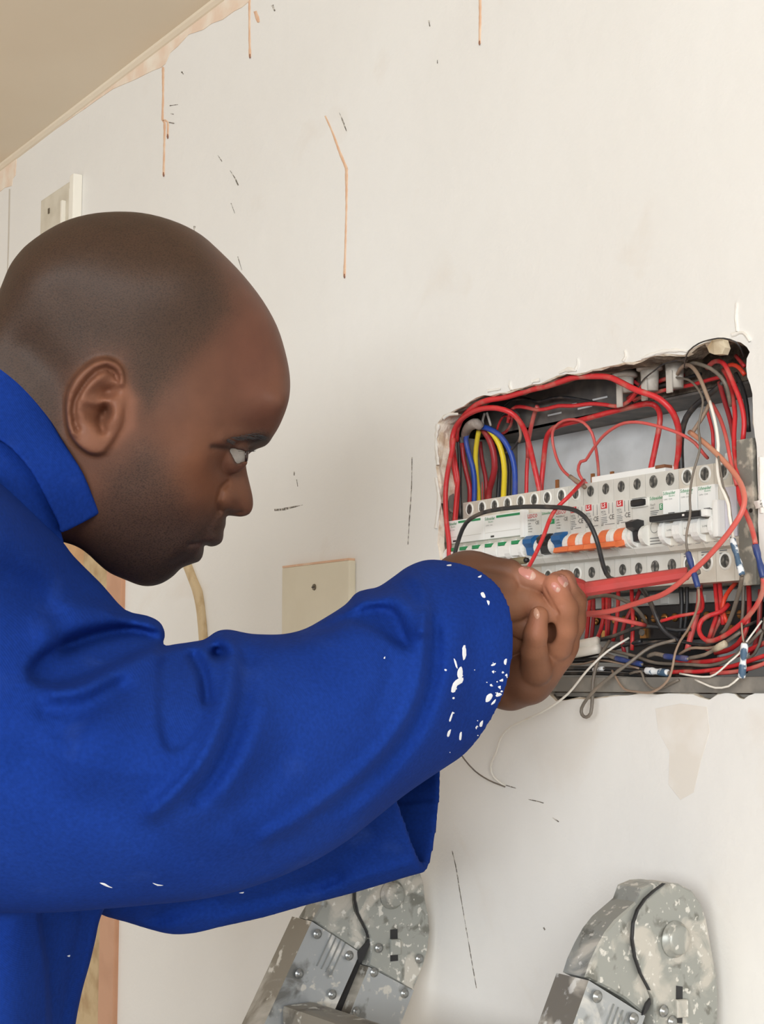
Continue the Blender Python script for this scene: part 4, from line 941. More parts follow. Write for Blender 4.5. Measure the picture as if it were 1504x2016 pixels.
def add_relief(H, s, R, edge=3.0):
    """add relief R (a length) to the half-thickness sqrt(H), fading at the outline"""
    w = np.sqrt(np.maximum(H, 0)); k = np.clip(s/edge, 0, 1)
    return np.where(s > 0, np.maximum(w+R*k, 0.45*w)**2, H)
# ------------------------------------------------------------------ the man: head
def skin_material():
    m = bpy.data.materials.new('dark_brown_skin'); m.use_nodes = True
    nt = m.node_tree; b = nt.nodes['Principled BSDF']; L = nt.links.new
    at_ = nt.nodes.new('ShaderNodeAttribute'); at_.attribute_name = 'tone'
    tc = nt.nodes.new('ShaderNodeTexCoord')
    n = nt.nodes.new('ShaderNodeTexNoise'); n.inputs['Scale'].default_value = 60; n.inputs['Detail'].default_value = 5
    L(tc.outputs['Object'], n.inputs['Vector'])
    hs = nt.nodes.new('ShaderNodeHueSaturation')
    mr = nt.nodes.new('ShaderNodeMapRange'); mr.inputs['To Min'].default_value = 0.78; mr.inputs['To Max'].default_value = 1.22
    L(n.outputs['Fac'], mr.inputs['Value']); L(mr.outputs['Result'], hs.inputs['Value']); L(at_.outputs['Color'], hs.inputs['Color'])
    # cropped stubble: fine dark specks where the hair mask says so
    am = nt.nodes.new('ShaderNodeAttribute'); am.attribute_name = 'stubble'
    v = nt.nodes.new('ShaderNodeTexNoise'); v.inputs['Scale'].default_value = 900; v.inputs['Detail'].default_value = 2
    mp = nt.nodes.new('ShaderNodeMapping'); mp.inputs['Scale'].default_value = (1.0, 1.0, 1.6)
    L(tc.outputs['Object'], mp.inputs['Vector']); L(mp.outputs['Vector'], v.inputs['Vector'])
    r = nt.nodes.new('ShaderNodeMapRange'); r.inputs['From Min'].default_value = 0.46; r.inputs['From Max'].default_value = 0.66
    L(v.outputs['Fac'], r.inputs['Value'])
    mu = nt.nodes.new('ShaderNodeMath'); mu.operation = 'MULTIPLY'; L(r.outputs['Result'], mu.inputs[0]); L(am.outputs['Fac'], mu.inputs[1])
    mx = nt.nodes.new('ShaderNodeMix'); mx.data_type = 'RGBA'
    L(mu.outputs[0], mx.inputs['Factor']); L(hs.outputs['Color'], mx.inputs['A']); mx.inputs['B'].default_value = (0.014, 0.010, 0.008, 1)
    L(mx.outputs['Result'], b.inputs['Base Color'])
    b.inputs['Roughness'].default_value = 0.55; b.inputs['Specular IOR Level'].default_value = 0.26
    b.inputs['Subsurface Weight'].default_value = 0.06; b.inputs['Subsurface Radius'].default_value = (0.006, 0.0025, 0.0015); b.inputs['Subsurface Scale'].default_value = 0.5
    bn = nt.nodes.new('ShaderNodeTexNoise'); bn.inputs['Scale'].default_value = 700; bn.inputs['Detail'].default_value = 2
    L(tc.outputs['Object'], bn.inputs['Vector'])
    bp = nt.nodes.new('ShaderNodeBump'); bp.inputs['Strength'].default_value = 0.18; bp.inputs['Distance'].default_value = 0.0008
    L(bn.outputs['Fac'], bp.inputs['Height']); L(bp.outputs['Normal'], b.inputs['Normal'])
    return m
M_SKIN = skin_material()
MAN = thing('person', 'bald man in blue work jacket leaning in and working on the breaker box', 'person', at(60, 2200, 1.0))

ZH = 1.0                                            # depth of the head's mid-plane
HC = at(300, 800, ZH)
HN = (CAM-HC).normalized()                          # towards the camera: the head is seen in exact profile
HX = UP.cross(HN).normalized(); HY = HN.cross(HX).normalized()
MMH = 1000.0*ZH/FPX                                 # mm per photo pixel at the mid-plane
def hp(u, v, c=0.0):
    """photo pixel -> head coordinates in mm (right, down) for a point c mm towards the camera"""
    k = MMH*(1-c/1000.0/ZH); return ((u-300)*k, (v-800)*k)
def cr(L, c=0.0): return [hp(x/2.42581, 400+y/2.42581, c) for x, y in L]
OUT = cr([(1380,810),(1380,900),(1362,980),(1332,1060),(1302,1112),(1284,1140),(1262,1158),(1225,1172),(1192,1192),(1176,1215),(1174,1245),(1180,1285),(1192,1335),(1204,1385),(1210,1425),(1206,1462),(1188,1488),(1155,1498),(1115,1495),(1084,1494),
 (1079,1515),(1077,1540),(1069,1565),(1067,1595),(1058,1622),(1034,1638),(1004,1643),(980,1634),(974,1640),(973,1662),(966,1692),(950,1714),(925,1723),(890,1735),(862,1749),(825,1786),(775,1818),(722,1832),(668,1828),(600,1801),(525,1766),(472,1722),(432,1682),(385,1645),(330,1622),(280,1618),
 (200,1680),(80,1800),(-60,1950),(-260,1980),(-420,1800),(-480,1500),(-440,1150),(-330,900),(-190,720),(-90,600),(-20,520),(12,475),(36,420),(70,335),(110,275),(160,222),(250,156),(350,104),(470,72),(600,62),(720,70),(850,106),(960,162),(1060,250),(1160,350),(1250,462),(1318,580),(1358,700)])
hs = 1.25
ax = np.arange(-205, 98, hs); by = np.arange(-132, 212, hs); cz = np.arange(-104, 104.1, hs)
X, Y = np.meshgrid(ax, by, indexing='ij')
OUTS = closed_spline(OUT, 3)
WID = [(250,560,75),(130,600,70),(60,560,58),(390,540,66),(470,640,54),(530,740,38),(560,800,22),(300,470,50),(440,780,60),(330,760,70),(190,800,70),(60,700,62),(410,890,55),(350,880,64),(300,900,66),(385,980,50),(450,880,38),(512,840,27),
       (476,908,10),(478,935,11.5),(482,975,12.5),(463,985,17),(440,985,23),(420,950,38),(372,1068,35),(424,1048,19),(384,1092,19),(410,1025,30),(350,1030,46),(295,1135,19),(330,1110,29),(310,1050,44),(210,1010,52),(260,940,60),(180,930,62),(90,900,60),(20,950,62),(-80,1050,66),(-60,850,62),(240,1095,33)]
Hh, Sd = inflate(X, Y, hs, OUTS, [(*hp(u, v), w) for u, v, w in WID], 60.0)
def g2(u, v, su, sv, amp, rot=0, c=30):
    x0, y0 = hp(u, v, c); t = math.radians(rot); dx, dy = X-x0, Y-y0
    p = dx*math.cos(t)+dy*math.sin(t); q = -dx*math.sin(t)+dy*math.cos(t)
    k = MMH; return amp*np.exp(-0.5*((p/(su*k))**2+(q/(sv*k))**2))
def ln(P, sig, amp, c=30):
    d = line_d(X, Y, [hp(u, v, c) for u, v in P]); return amp*np.exp(-0.5*(d/(sig*MMH))**2)
R = np.zeros_like(X)
R += ln([(528,862),(500,866),(468,858),(440,862)], 11, 4.5, 30)           # brow ridge
R += g2(458, 908, 24, 16, -5.0, 25)                                       # eye socket
R += ln([(418,877),(440,880),(462,881)], 3.5, -2.0); R += ln([(455,880),(480,884),(500,880)], 4, -2.5)               # lid crease
R += ln([(440,915),(455,925),(470,935)], 9, -1.6)                         # tear trough
R += g2(400, 905, 40, 26, 3.5, 20, 55)                                    # cheekbone
R += g2(452, 984, 15, 17, 5.5, 0, 20)                                     # nose wing
R += ln([(446,950),(433,962),(427,985),(432,1006)], 4.5, -4.0, 20)        # groove behind the wing
R += ln([(446,1009),(460,1013),(474,1012)], 3.6, -6.0, 14)                # nostril
R += ln([(428,1008),(412,1030),(396,1062)], 9, -2.0, 28)                  # nasolabial fold
R += ln([(398,1071),(388,1069),(372,1070)], 3.2, -3.5, 20)                # mouth line
R += g2(425, 1065, 15, 8, 2.6, 10, 16); R += g2(390, 1090, 14, 9, 2.6, -10, 16)   # lips
R += g2(350, 1108, 24, 8, -2.2, -25, 24)                                  # under the lower lip
R += g2(262, 975, 42, 60, 3.5, -20, 55)                                   # jaw muscle
R += g2(455, 775, 34, 48, -3.0, 0, 55)                                    # temple hollow
R += ln([(60,690),(110,740),(150,820)], 26, -3.0, 60)                     # behind the ear, neck
Hs = blur(Hh, 10); kq = np.clip((Sd-14)/10, 0, 1); Hh = Hh*(1-kq)+Hs*kq
Hh = add_relief(Hh, Sd, R, 6.0)
# ear, as relief over the head
def ep(L, c=76): return [hp(80+x/5.0133, 660+y/5.0133, c) for x, y in L]
EAR = closed_spline(ep([(835,440),(825,350),(775,282),(690,242),(600,245),(500,288),(400,370),(322,470),(277,580),(260,700),(264,820),(285,950),(330,1042),(400,1120),(480,1172),(560,1186),(625,1168),(665,1120),(740,1010),(800,900),(830,760),(850,600)]), 5)
es = poly_sd(X, Y, EAR)
ex0, _ = hp(80+262/5.0133, 800, 76); ex1, _ = hp(80+830/5.0133, 800, 76)
tb = np.clip((X-ex0)/(ex1-ex0), 0, 1)                                     # 0 at the back rim, 1 at the cheek
plate = 15.0*(1-tb)**0.8+1.5
def el(P, sig, amp): return amp*np.exp(-0.5*(line_d(X, Y, ep(P))/sig)**2)
def eg(x, y, sx, sy, amp, rot=0):
    (x0, y0), = ep([(x, y)]); t = math.radians(rot); dx, dy = X-x0, Y-y0
    p = dx*math.cos(t)+dy*math.sin(t); q = -dx*math.sin(t)+dy*math.cos(t); return amp*np.exp(-0.5*((p/sx)**2+(q/sy)**2))
E = plate.copy()
E += el([(800,470),(800,380),(740,305),(660,275),(570,300),(470,370),(380,470),(320,590),(298,720),(305,860),(340,970)], 2.0, 4.2)    # helix
E += el([(770,440),(735,365),(655,330),(565,362),(475,452),(402,562),(348,662),(334,765),(348,885),(375,935)], 1.3, -4.6)             # groove inside it
E += el([(640,400),(540,470),(450,560),(405,660),(400,750),(430,810)], 2.0, 2.6)                                                       # antihelix
E += eg(700, 400, 3.5, 3.2, -3.5)
E += eg(660, 560, 4.6, 3.0, -12.0, -15)                                                                                                # cymba
E += el([(470,660),(560,690),(650,650)], 1.6, 2.2)                                                                                     # crus of helix
E += eg(580, 790, 5.0, 5.3, -12.5, 30); E += eg(645, 755, 2.4, 3.2, -13.0); E += el([(590,850),(615,940)], 1.9, -6.0)                   # concha, canal, notch
E += eg(715, 810, 4.2, 5.0, 5.5, 20)                                                                                                   # tragus
E += eg(500, 890, 4.2, 3.6, 3.4, 30)                                                                                                   # antitragus
E += eg(500, 1080, 7, 5, 1.5)
edge = np.clip(es/1.4, -1, 1)
fall = np.where(tb > 0.62, 0.6, 1.0)
w_h = np.sqrt(np.maximum(Hh, 0.0))
lift = np.maximum(E, -12.0)
front = np.clip((X-hp(232, 0, 76)[0])/9.0, 0, 1); front = front*front*(3-2*front)
rim = 1/(1+np.exp(-es/0.55))
rimf = np.clip(0.5+es/8.0, 0, 1)
msk = rim*(1-front)+np.minimum(rim, rimf)*front
w_h = w_h+lift*msk
Hh = np.where(Hh > 0, w_h**2, Hh)
# implicit solid
gx, gy = np.gradient(Hh, hs)
C3 = cz[None, None, :]
F = (C3**2-Hh[..., None])/np.sqrt(4*C3**2+(gx**2+gy**2)[..., None]+1.0)
F = F.astype(np.float32)
# eyelids around the eyeball, with the open wedge between them
EYE = (452, 894); EC, ER = 24.5, 11.6
XE, YE = hp(*EYE, 28)
for sg in (1, -1):
    ds = np.sqrt((X-XE)[..., None]**2+(Y-YE)[..., None]**2+(C3-sg*EC)**2)-(ER+1.3)
    F = smin(F, ds.astype(np.float32), 2.5)
tri = closed_spline([hp(u, v, 32) for u, v in ((451,882),(468,884),(490,890),(500,902),(478,908),(466,911),(458,898))], 3)
ts = poly_sd(X, Y, tri)
cut = np.maximum(-ts[..., None], (np.abs(np.abs(C3)-30)-15)).astype(np.float32)
F = smax(F, -cut, 0.8)
V, Q = surface_nets(F)
V = laplace(V, Q, 2, 0.45)
P3 = np.stack([ax[0]+V[:, 0]*hs, by[0]+V[:, 1]*hs, cz[0]+V[:, 2]*hs], 1)
HCn, HXn, HYn, HNn = (np.array(v) for v in (HC, HX, HY, HN))
VW = HCn+(P3[:, :1]*HXn-P3[:, 1:2]*HYn+P3[:, 2:]*HNn)/1000.0
# natural tones by place and painted eye shade, in photo pixels of the side view
kk = MMH*(1-np.abs(P3[:, 2])/1000); PU = P3[:, 0]/kk+300; PV = P3[:, 1]/kk+800
def region(poly, soft):
    return 1/(1+np.exp(-poly_sd(PU, PV, np.array(poly, float))/soft))
scalp = region([(-300,400),(300,380),(405,470),(452,560),(455,612),(425,655),(380,700),(325,770),(292,810),(262,770),(240,700),(190,700),(140,740),(120,860),(60,820),(-300,900)], 13)
beard = region([(285,870),(320,895),(345,950),(385,1010),(440,1020),(470,1100),(330,1250),(100,1250),(170,1060),(215,930)], 16)
beard2 = region([(330,1030),(385,1035),(445,1022),(445,1068),(395,1078),(400,1115),(300,1170),(200,1120)], 14)
brow = np.maximum(region([(536,862),(520,846),(500,852),(478,864),(500,880),(526,876)], 5), 0.55*region([(505,850),(470,862),(440,866),(450,874),(490,876)], 6))
lips = region([(440,1062),(400,1068),(376,1071),(388,1100),(410,1095),(445,1078)], 4)
ear = region([(80+x/5.0133, 660+y/5.0133) for x, y in [(835,440),(775,282),(600,245),(400,370),(277,580),(264,820),(330,1042),(480,1172),(625,1168),(760,1100),(930,900),(950,640)]], 4)
warm = np.exp(-0.5*(((PU-400)/70)**2+((PV-940)/70)**2))
red = np.exp(-0.5*(((PU-500)/60)**2+((PV-690)/110)**2))
def mixc(A, c, f): return A*(1-f[:, None])+np.array(c)[None]*f[:, None]
SK0 = np.array(rgb(99, 66, 50))
T = np.repeat(SK0[None], len(PU), 0)
T = mixc(T, rgb(110, 68, 44), warm*0.8)
T = mixc(T, rgb(98, 61, 47), red*0.8)
T = mixc(T, rgb(62, 46, 35), scalp*0.92)
T = mixc(T, rgb(66, 51, 43), np.clip(beard*0.75, 0, 1))
T = mixc(T, rgb(59, 44, 38), np.clip(beard2*0.6, 0, 1))
T = mixc(T, rgb(32, 25, 21), brow*0.9)
T = mixc(T, rgb(77, 52, 48), lips*0.7)
T = mixc(T, rgb(126, 84, 64), ear*0.9)
UE = np.exp(-0.5*(((PU-446)/26)**2+((PV-918)/18)**2)); LL = np.exp(-0.5*(np.minimum(line_d(PU, PV, [(416,878),(440,880),(456,882),(484,884),(500,884)]), line_d(PU, PV, [(452,884),(460,900),(466,911),(474,909)]))/4.0)**2)
T = mixc(T, rgb(80, 52, 41), UE*0.6); T = mixc(T, rgb(40, 27, 22), LL*0.75)  # painted shade under the eye and in the lid crease, plus dark lash line
ST = np.clip(scalp*0.55+beard*0.55+beard2*0.2+brow, 0, 1)*(1-ear)
BODY_PARTS = [(VW, Q, T, ST)]
# eyeball, brow hairs and lashes
def head_pt(u, v, c): a, b_ = hp(u, v, c); return HC+(HX*a-HY*b_+HN*c)/1000.0
# ------------------------------------------------------------------ the man: jacket
def cloth_material():
    m = bpy.data.materials.new('royal_blue_work_cloth'); m.use_nodes = True
    nt = m.node_tree; b = nt.nodes['Principled BSDF']; L = nt.links.new
    tc = nt.nodes.new('ShaderNodeTexCoord')
    n = nt.nodes.new('ShaderNodeTexNoise'); n.inputs['Scale'].default_value = 9; n.inputs['Detail'].default_value = 7
    L(tc.outputs['Object'], n.inputs['Vector'])
    r = nt.nodes.new('ShaderNodeValToRGB')
    r.color_ramp.elements[0].position = 0.32; r.color_ramp.elements[0].color = (*rgb(17, 47, 122), 1)
    r.color_ramp.elements[1].position = 0.72; r.color_ramp.elements[1].color = (*rgb(24, 56, 136), 1)
    L(n.outputs['Fac'], r.inputs['Fac']); 
    # faint chalky dust
    n5 = nt.nodes.new('ShaderNodeTexNoise'); n5.inputs['Scale'].default_value = 26; n5.inputs['Detail'].default_value = 9
    L(tc.outputs['Object'], n5.inputs['Vector'])
    r5 = nt.nodes.new('ShaderNodeMapRange'); r5.inputs['From Min'].default_value = 0.60; r5.inputs['From Max'].default_value = 0.82; r5.inputs['To Max'].default_value = 0.25
    L(n5.outputs['Fac'], r5.inputs['Value'])
    mx = nt.nodes.new('ShaderNodeMix'); mx.data_type = 'RGBA'; L(r5.outputs['Result'], mx.inputs['Factor']); L(r.outputs['Color'], mx.inputs['A']); mx.inputs['B'].default_value = (*rgb(60, 88, 160), 1)
    n6 = nt.nodes.new('ShaderNodeTexNoise'); n6.inputs['Scale'].default_value = 420; n6.inputs['Detail'].default_value = 3
    L(tc.outputs['Object'], n6.inputs['Vector'])
    r6 = nt.nodes.new('ShaderNodeMapRange'); r6.inputs['To Min'].default_value = 0.72; r6.inputs['To Max'].default_value = 1.28; L(n6.outputs['Fac'], r6.inputs['Value'])
    hv = nt.nodes.new('ShaderNodeHueSaturation'); L(r6.outputs['Result'], hv.inputs['Value']); L(mx.outputs['Result'], hv.inputs['Color'])
    L(hv.outputs['Color'], b.inputs['Base Color'])
    b.inputs['Roughness'].default_value = 0.9; b.inputs['Specular IOR Level'].default_value = 0.08
    b.inputs['Sheen Weight'].default_value = 0.0; b.inputs['Sheen Tint'].default_value = (0.5, 0.6, 1, 1)
    wv = nt.nodes.new('ShaderNodeTexWave'); wv.inputs['Scale'].default_value = 420; wv.bands_direction = 'DIAGONAL'; wv.inputs['Distortion'].default_value = 0.6
    L(tc.outputs['Object'], wv.inputs['Vector'])
    bp = nt.nodes.new('ShaderNodeBump'); bp.inputs['Strength'].default_value = 0.12; bp.inputs['Distance'].default_value = 0.0006
    L(wv.outputs['Fac'], bp.inputs['Height']); L(bp.outputs['Normal'], b.inputs['Normal'])
    return m
M_CLOTH = cloth_material()
K = 0.31                                              # mm per photo pixel, mean depth of the jacket
du, dv, dz = 6.0, 6.0, 3.4
us = np.arange(-408, 1092, du); vs = np.arange(810, 2640, dv); zs = np.arange(0.725, 1.225, dz/1000.0)
U2, V2 = np.meshgrid(us, vs, indexing='ij'); XJ, YJ = U2*K, V2*K
def kk_(L): return [(u*K, v*K) for u, v in L]
def relief_solid(outline, widths, zmid, folds, smooth=3, edge=8.0, pockets=()):
    H, s = inflate(XJ, YJ, du*K, closed_spline(kk_(outline), smooth), [(u*K, v*K, w) for u, v, w in widths], 150.0)
    Rf = np.zeros_like(XJ)
    for P, sig, amp in folds:
        if len(P) == 1:
            d = np.sqrt((XJ-P[0][0]*K)**2+(YJ-P[0][1]*K)**2)
        else:
            S = catmull([(u, v, 0) for u, v in P], 18.0); d = line_d(XJ, YJ, [(q[0]*K, q[1]*K) for q in S])
        Rf += 1.5*amp*np.exp(-0.5*(d/(sig*K))**2)
    for P, soft, amp in pockets:
        Rf += amp/(1+np.exp(-poly_sd(XJ, YJ, closed_spline(kk_(P), 3))/(soft*K*0.5)))
    H = add_relief(H, s, Rf, edge)
    zm = tps([(u, v) for u, v, z in zmid], [z for u, v, z in zmid], U2, V2, 400.0, 1e-3)
    gx, gy = np.gradient(H, du*K); mx_, my_ = np.gradient(zm*1000, du*K)
    D = (zs[None, None, :]-zm[..., None])*1000.0
    F = (D**2-H[..., None])/np.sqrt((2*D)**2*(1+mx_**2+my_**2)[..., None]+(gx**2+gy**2)[..., None]+1.0)
    return F.astype(np.float32)
CX3, CY3, CZ3 = CAM
def grid_dot(n, c):
    """signed distance (mm) of every grid point to the plane through c with normal n"""
    n = np.array(n); c = np.array(c)
    dirs = np.array(FW)[None, None]+np.array(RT)*((U2-CX)/FPX)[..., None]+np.array(UP)*((CY-V2)/FPX)[..., None]
    a = dirs @ n; return (((np.array(CAM)-c) @ n)+a[..., None]*zs[None, None, :]).astype(np.float32)*1000
def plane3(a, b_, c, ref):
    n = (b_-a).cross(c-a).normalized()
    return n if n.dot(ref) > 0 else -n

SLEEVE = [(-345,1010),(-220,915),(-60,905),(0,950),(52,998),(92,1037),(123,1066),(146,1096),(200,1150),(246,1200),(290,1212),(316,1226),(325,1250),(321,1270),(345,1268),(380,1263),(404,1258),(424,1244),(445,1239),(466,1242),(490,1247),(520,1249),(560,1248),(600,1238),(640,1216),(680,1190),(700,1168),(722,1160),(745,1155),(775,1135),(800,1117),(828,1105),(855,1101),(893,1101),(960,1102),(1060,1125),(1120,1200),(1132,1310),(1075,1384),(985,1436),(930,1476),(872,1514),
 (800,1563),(740,1611),(680,1658),(600,1705),(500,1745),(400,1770),(300,1781),(200,1790),(100,1797),(0,1797),(-200,1802),(-330,1780),(-362,1600),(-366,1250)]
# folds: polylines (sigma px, height mm) and pockets (polygon, edge softness px, depth mm)
SFOLDS = [([(100,1235),(170,1212),(240,1214),(300,1230)], 24, 9), ([(150,1130),(200,1175),(240,1205)], 26, -4), ([(120,1190),(180,1195),(236,1210)], 10, 3),
 ([(110,1362),(170,1352),(240,1318),(320,1284),(370,1272)], 13, 6), ([(90,1400),(160,1392),(230,1350)], 16, -4), ([(120,1440),(180,1400),(240,1362)], 16, -3.5),
 ([(446,1262),(456,1300),(450,1360),(432,1420),(400,1495),(350,1555),(300,1600)], 13, 8), ([(484,1300),(480,1370),(462,1440),(430,1510),(390,1570)], 15, -6), ([(520,1400),(490,1480),(440,1560)], 16, 3.5),
 ([(560,1275),(640,1262),(700,1240)], 22, 4), ([(690,1195),(730,1176),(775,1176),(806,1200),(822,1240)], 13, 8), ([(800,1125),(826,1150),(838,1200),(836,1240)], 9, 6),
 ([(836,1210),(834,1276),(818,1370),(768,1458),(690,1536),(600,1604),(520,1650)], 11, 6), ([(905,1230),(892,1330),(856,1430),(800,1510),(720,1580)], 20, 4),
 ([(930,1250),(940,1320),(925,1390)], 26, -3), ([(560,1480),(500,1560),(430,1620)], 26, -5), ([(300,1640),(400,1690),(520,1700)], 30, -4), ([(60,1500),(140,1560),(240,1590)], 40, -5), ([(20,1130),(80,1170),(120,1240)], 24, -5), ([(0,1060),(60,1110),(110,1150)], 30, 4),
 ([(200,1440),(160,1520)], 40, 4), ([(770,1290),(765,1340),(740,1400)], 14, -2.5), ([(480,1640),(560,1660),(660,1620)], 16, -3), ([(380,1290),(400,1330),(409,1380)], 8, -7),
 ([(130,1272),(190,1250),(260,1240),(310,1252)], 11, -8), ([(432,1283)], 11, -16), ([(420,1288),(446,1288)], 6, -6)]
SPOCK = [([(58,1322),(80,1290),(130,1262),(190,1240),(260,1232),(318,1250),(322,1268),(296,1276),(230,1304),(160,1340),(108,1350),(72,1342)], 9, -20),
 ([(318,1300),(345,1282),(392,1284),(410,1320),(412,1380),(394,1428),(362,1470),(328,1474),(313,1420),(312,1350)], 7, -7),
 ([(619,1238),(660,1214),(700,1200),(740,1194),(775,1200),(796,1236),(806,1272),(780,1268),(740,1240),(690,1224),(645,1238)], 8, -13),
 ([(842,1215),(838,1290),(824,1372),(774,1462),(696,1542),(606,1614),(680,1600),(750,1540),(815,1460),(852,1380),(868,1290),(862,1225)], 9, -10)]
F1 = relief_solid(SLEEVE, [(-250,1300,95),(0,1400,96),(60,1000,46),(100,1200,72),(200,1350,86),(220,1250,50),(300,1500,86),(300,1680,62),(450,1400,82),(600,1460,82),(600,1600,60),(750,1350,92),(900,1300,100),(1040,1300,88),(0,1650,80),(-250,1650,80)],
 [(-300,950,.925),(0,960,.92),(110,1050,.93),(190,1140,.935),(300,1250,.92),(-300,1500,.885),(0,1400,.875),(100,1600,.87),(300,1500,.87),(300,1775,.885),(450,1450,.895),(600,1450,.94),(760,1380,.995),(880,1310,1.05),(1050,1310,1.118),(-300,1800,.89)], SFOLDS, pockets=SPOCK)
# right cuff: cut by the plane of its rim, hollow behind it
rc = [at(893, 1103, 1.052), at(1031, 1300, 1.0), at(872, 1515, 1.048)]
nrm = plane3(*rc, RT)
pd = grid_dot(nrm, rc[1])
hollow = smax(F1+7.5, -(pd+45), 6.0)
F1 = smax(smax(F1, pd, 2.0), -hollow, 1.0)
TORSO = [(-350,1010),(-200,900),(-60,930),(20,985),(92,1050),(126,1075),(150,1105),(235,1200),(280,1350),(285,1560),(240,1720),(200,1800),(188,1850),(176,1900),(162,1950),(149,2016),(140,2100),(132,2240),(128,2500),(124,2900),(-366,2900),(-372,2300),(-370,1500)]
F2 = relief_solid(TORSO, [(0,1500,105),(0,1900,105),(90,1960,70),(-250,1500,110),(-250,1950,110),(150,1500,85),(60,1050,50)],
 [(-300,1000,1.0),(150,1100,1.01),(0,1500,1.01),(200,1500,1.03),(0,2000,1.0),(200,2000,1.05),(-300,2000,1.0),(-300,2300,1.0),(200,2300,1.04)],
 [([(40,1800),(44,1900),(40,2016),(36,2200)], 40, 8), ([(150,1810),(130,1900),(120,2010)], 16, 5)], pockets=[([(95,1700),(92,1900),(97,2016),(97,2400),(400,2400),(400,1700)], 3, -34)])
FJ = smin(F1, F2, 10.0)
del F1, F2, hollow, pd
LS = [(150,1600),(300,1520),(500,1470),(700,1440),(868,1440),(980,1450),(1010,1580),(980,1690),(900,1702),(868,1709),(800,1727),(700,1757),(600,1783),(520,1806),(430,1826),(390,1836),(352,1840),(318,1836),(250,1816),(190,1796),(150,1750)]
F3 = relief_solid(LS, [(350,1700,62),(600,1630,64),(800,1580,66),(250,1700,60)], [(200,1700,1.09),(350,1700,1.10),(600,1620,1.118),(850,1580,1.118),(960,1560,1.115)],
 [([(380,1830),(470,1790),(560,1760),(660,1730)], 14, -5), ([(440,1812),(560,1772),(700,1735),(800,1705)], 10, 3), ([(300,1815),(340,1790),(420,1770)], 14, -6), ([(330,1836),(400,1815),(470,1800)], 12, 4), ([(620,1745),(680,1690),(720,1640)], 18, -4)])
lc = [at(786, 1580, 1.062), at(868, 1580, 1.178), at(843, 1716, 1.118)]
nl = plane3(*lc, RT)
pd = grid_dot(nl, lc[0])
hollow = smax(F3+6.0, -(pd+120), 6.0)
F3 = smax(smax(F3, pd, 2.0), -hollow, 1.0)
FJ = smin(FJ, F3, 3.0)
del F3, hollow, pd
def to_world(uvz):
    d = np.array(FW)[None]+np.array(RT)[None]*((uvz[:, 0]-CX)/FPX)[:, None]+np.array(UP)[None]*((CY-uvz[:, 1])/FPX)[:, None]
    return np.array(CAM)[None]+d*uvz[:, 2:3]
V, Q = surface_nets(FJ)
V = laplace(V, Q, 3, 0.5)
VJ = to_world(np.stack([us[0]+V[:, 0]*du, vs[0]+V[:, 1]*dv, zs[0]+V[:, 2]*dz/1000], 1))
Q = Q[:, ::-1]
JACKET = np_mesh('jacket', VJ, Q, M_CLOTH, MAN)
tag(JACKET, 'royal blue work jacket with white paint splashes on the cuff')
del FJ
from mathutils.bvhtree import BVHTree
JB = BVHTree.FromPolygons([Vector(v) for v in VJ], [tuple(q) for q in Q.tolist()])
def ray_on(bvh, u, v):
    d = (FW+RT*((u-CX)/FPX)+UP*((CY-v)/FPX)).normalized()
    h = bvh.ray_cast(CAM, d); return h[0], h[1], d
def decal(name, poly, bvh, m, parent, lift=0.0006, n_in=2):
    """thin patch of paint lying on a surface; outline in photo pixels"""
    P = closed_spline(poly, 2); c = P.mean(0); rings = []
    for k in range(n_in+1):
        t = 1-k/(n_in+0.6); rings.append(c+(P-c)*t)
    V = []; n = len(P)
    for k, R_ in enumerate(rings):
        for u, v in R_:
            p, nn, d = ray_on(bvh, u, v)
            if p is None: return None
            V.append(p-d*(lift if k else lift*0.15))
    p, nn, d = ray_on(bvh, *c); V.append(p-d*lift)
    F = [(k*n+i, k*n+(i+1) % n, (k+1)*n+(i+1) % n, (k+1)*n+i) for k in range(n_in) for i in range(n)]
    F += [(n_in*n+i, n_in*n+(i+1) % n, (n_in+1)*n) for i in range(n)]
    return mesh(name, V, F, m, parent, True)
M_SPLASH = mat('white_wall_paint_splash', rgb(236, 240, 246), 0.6)
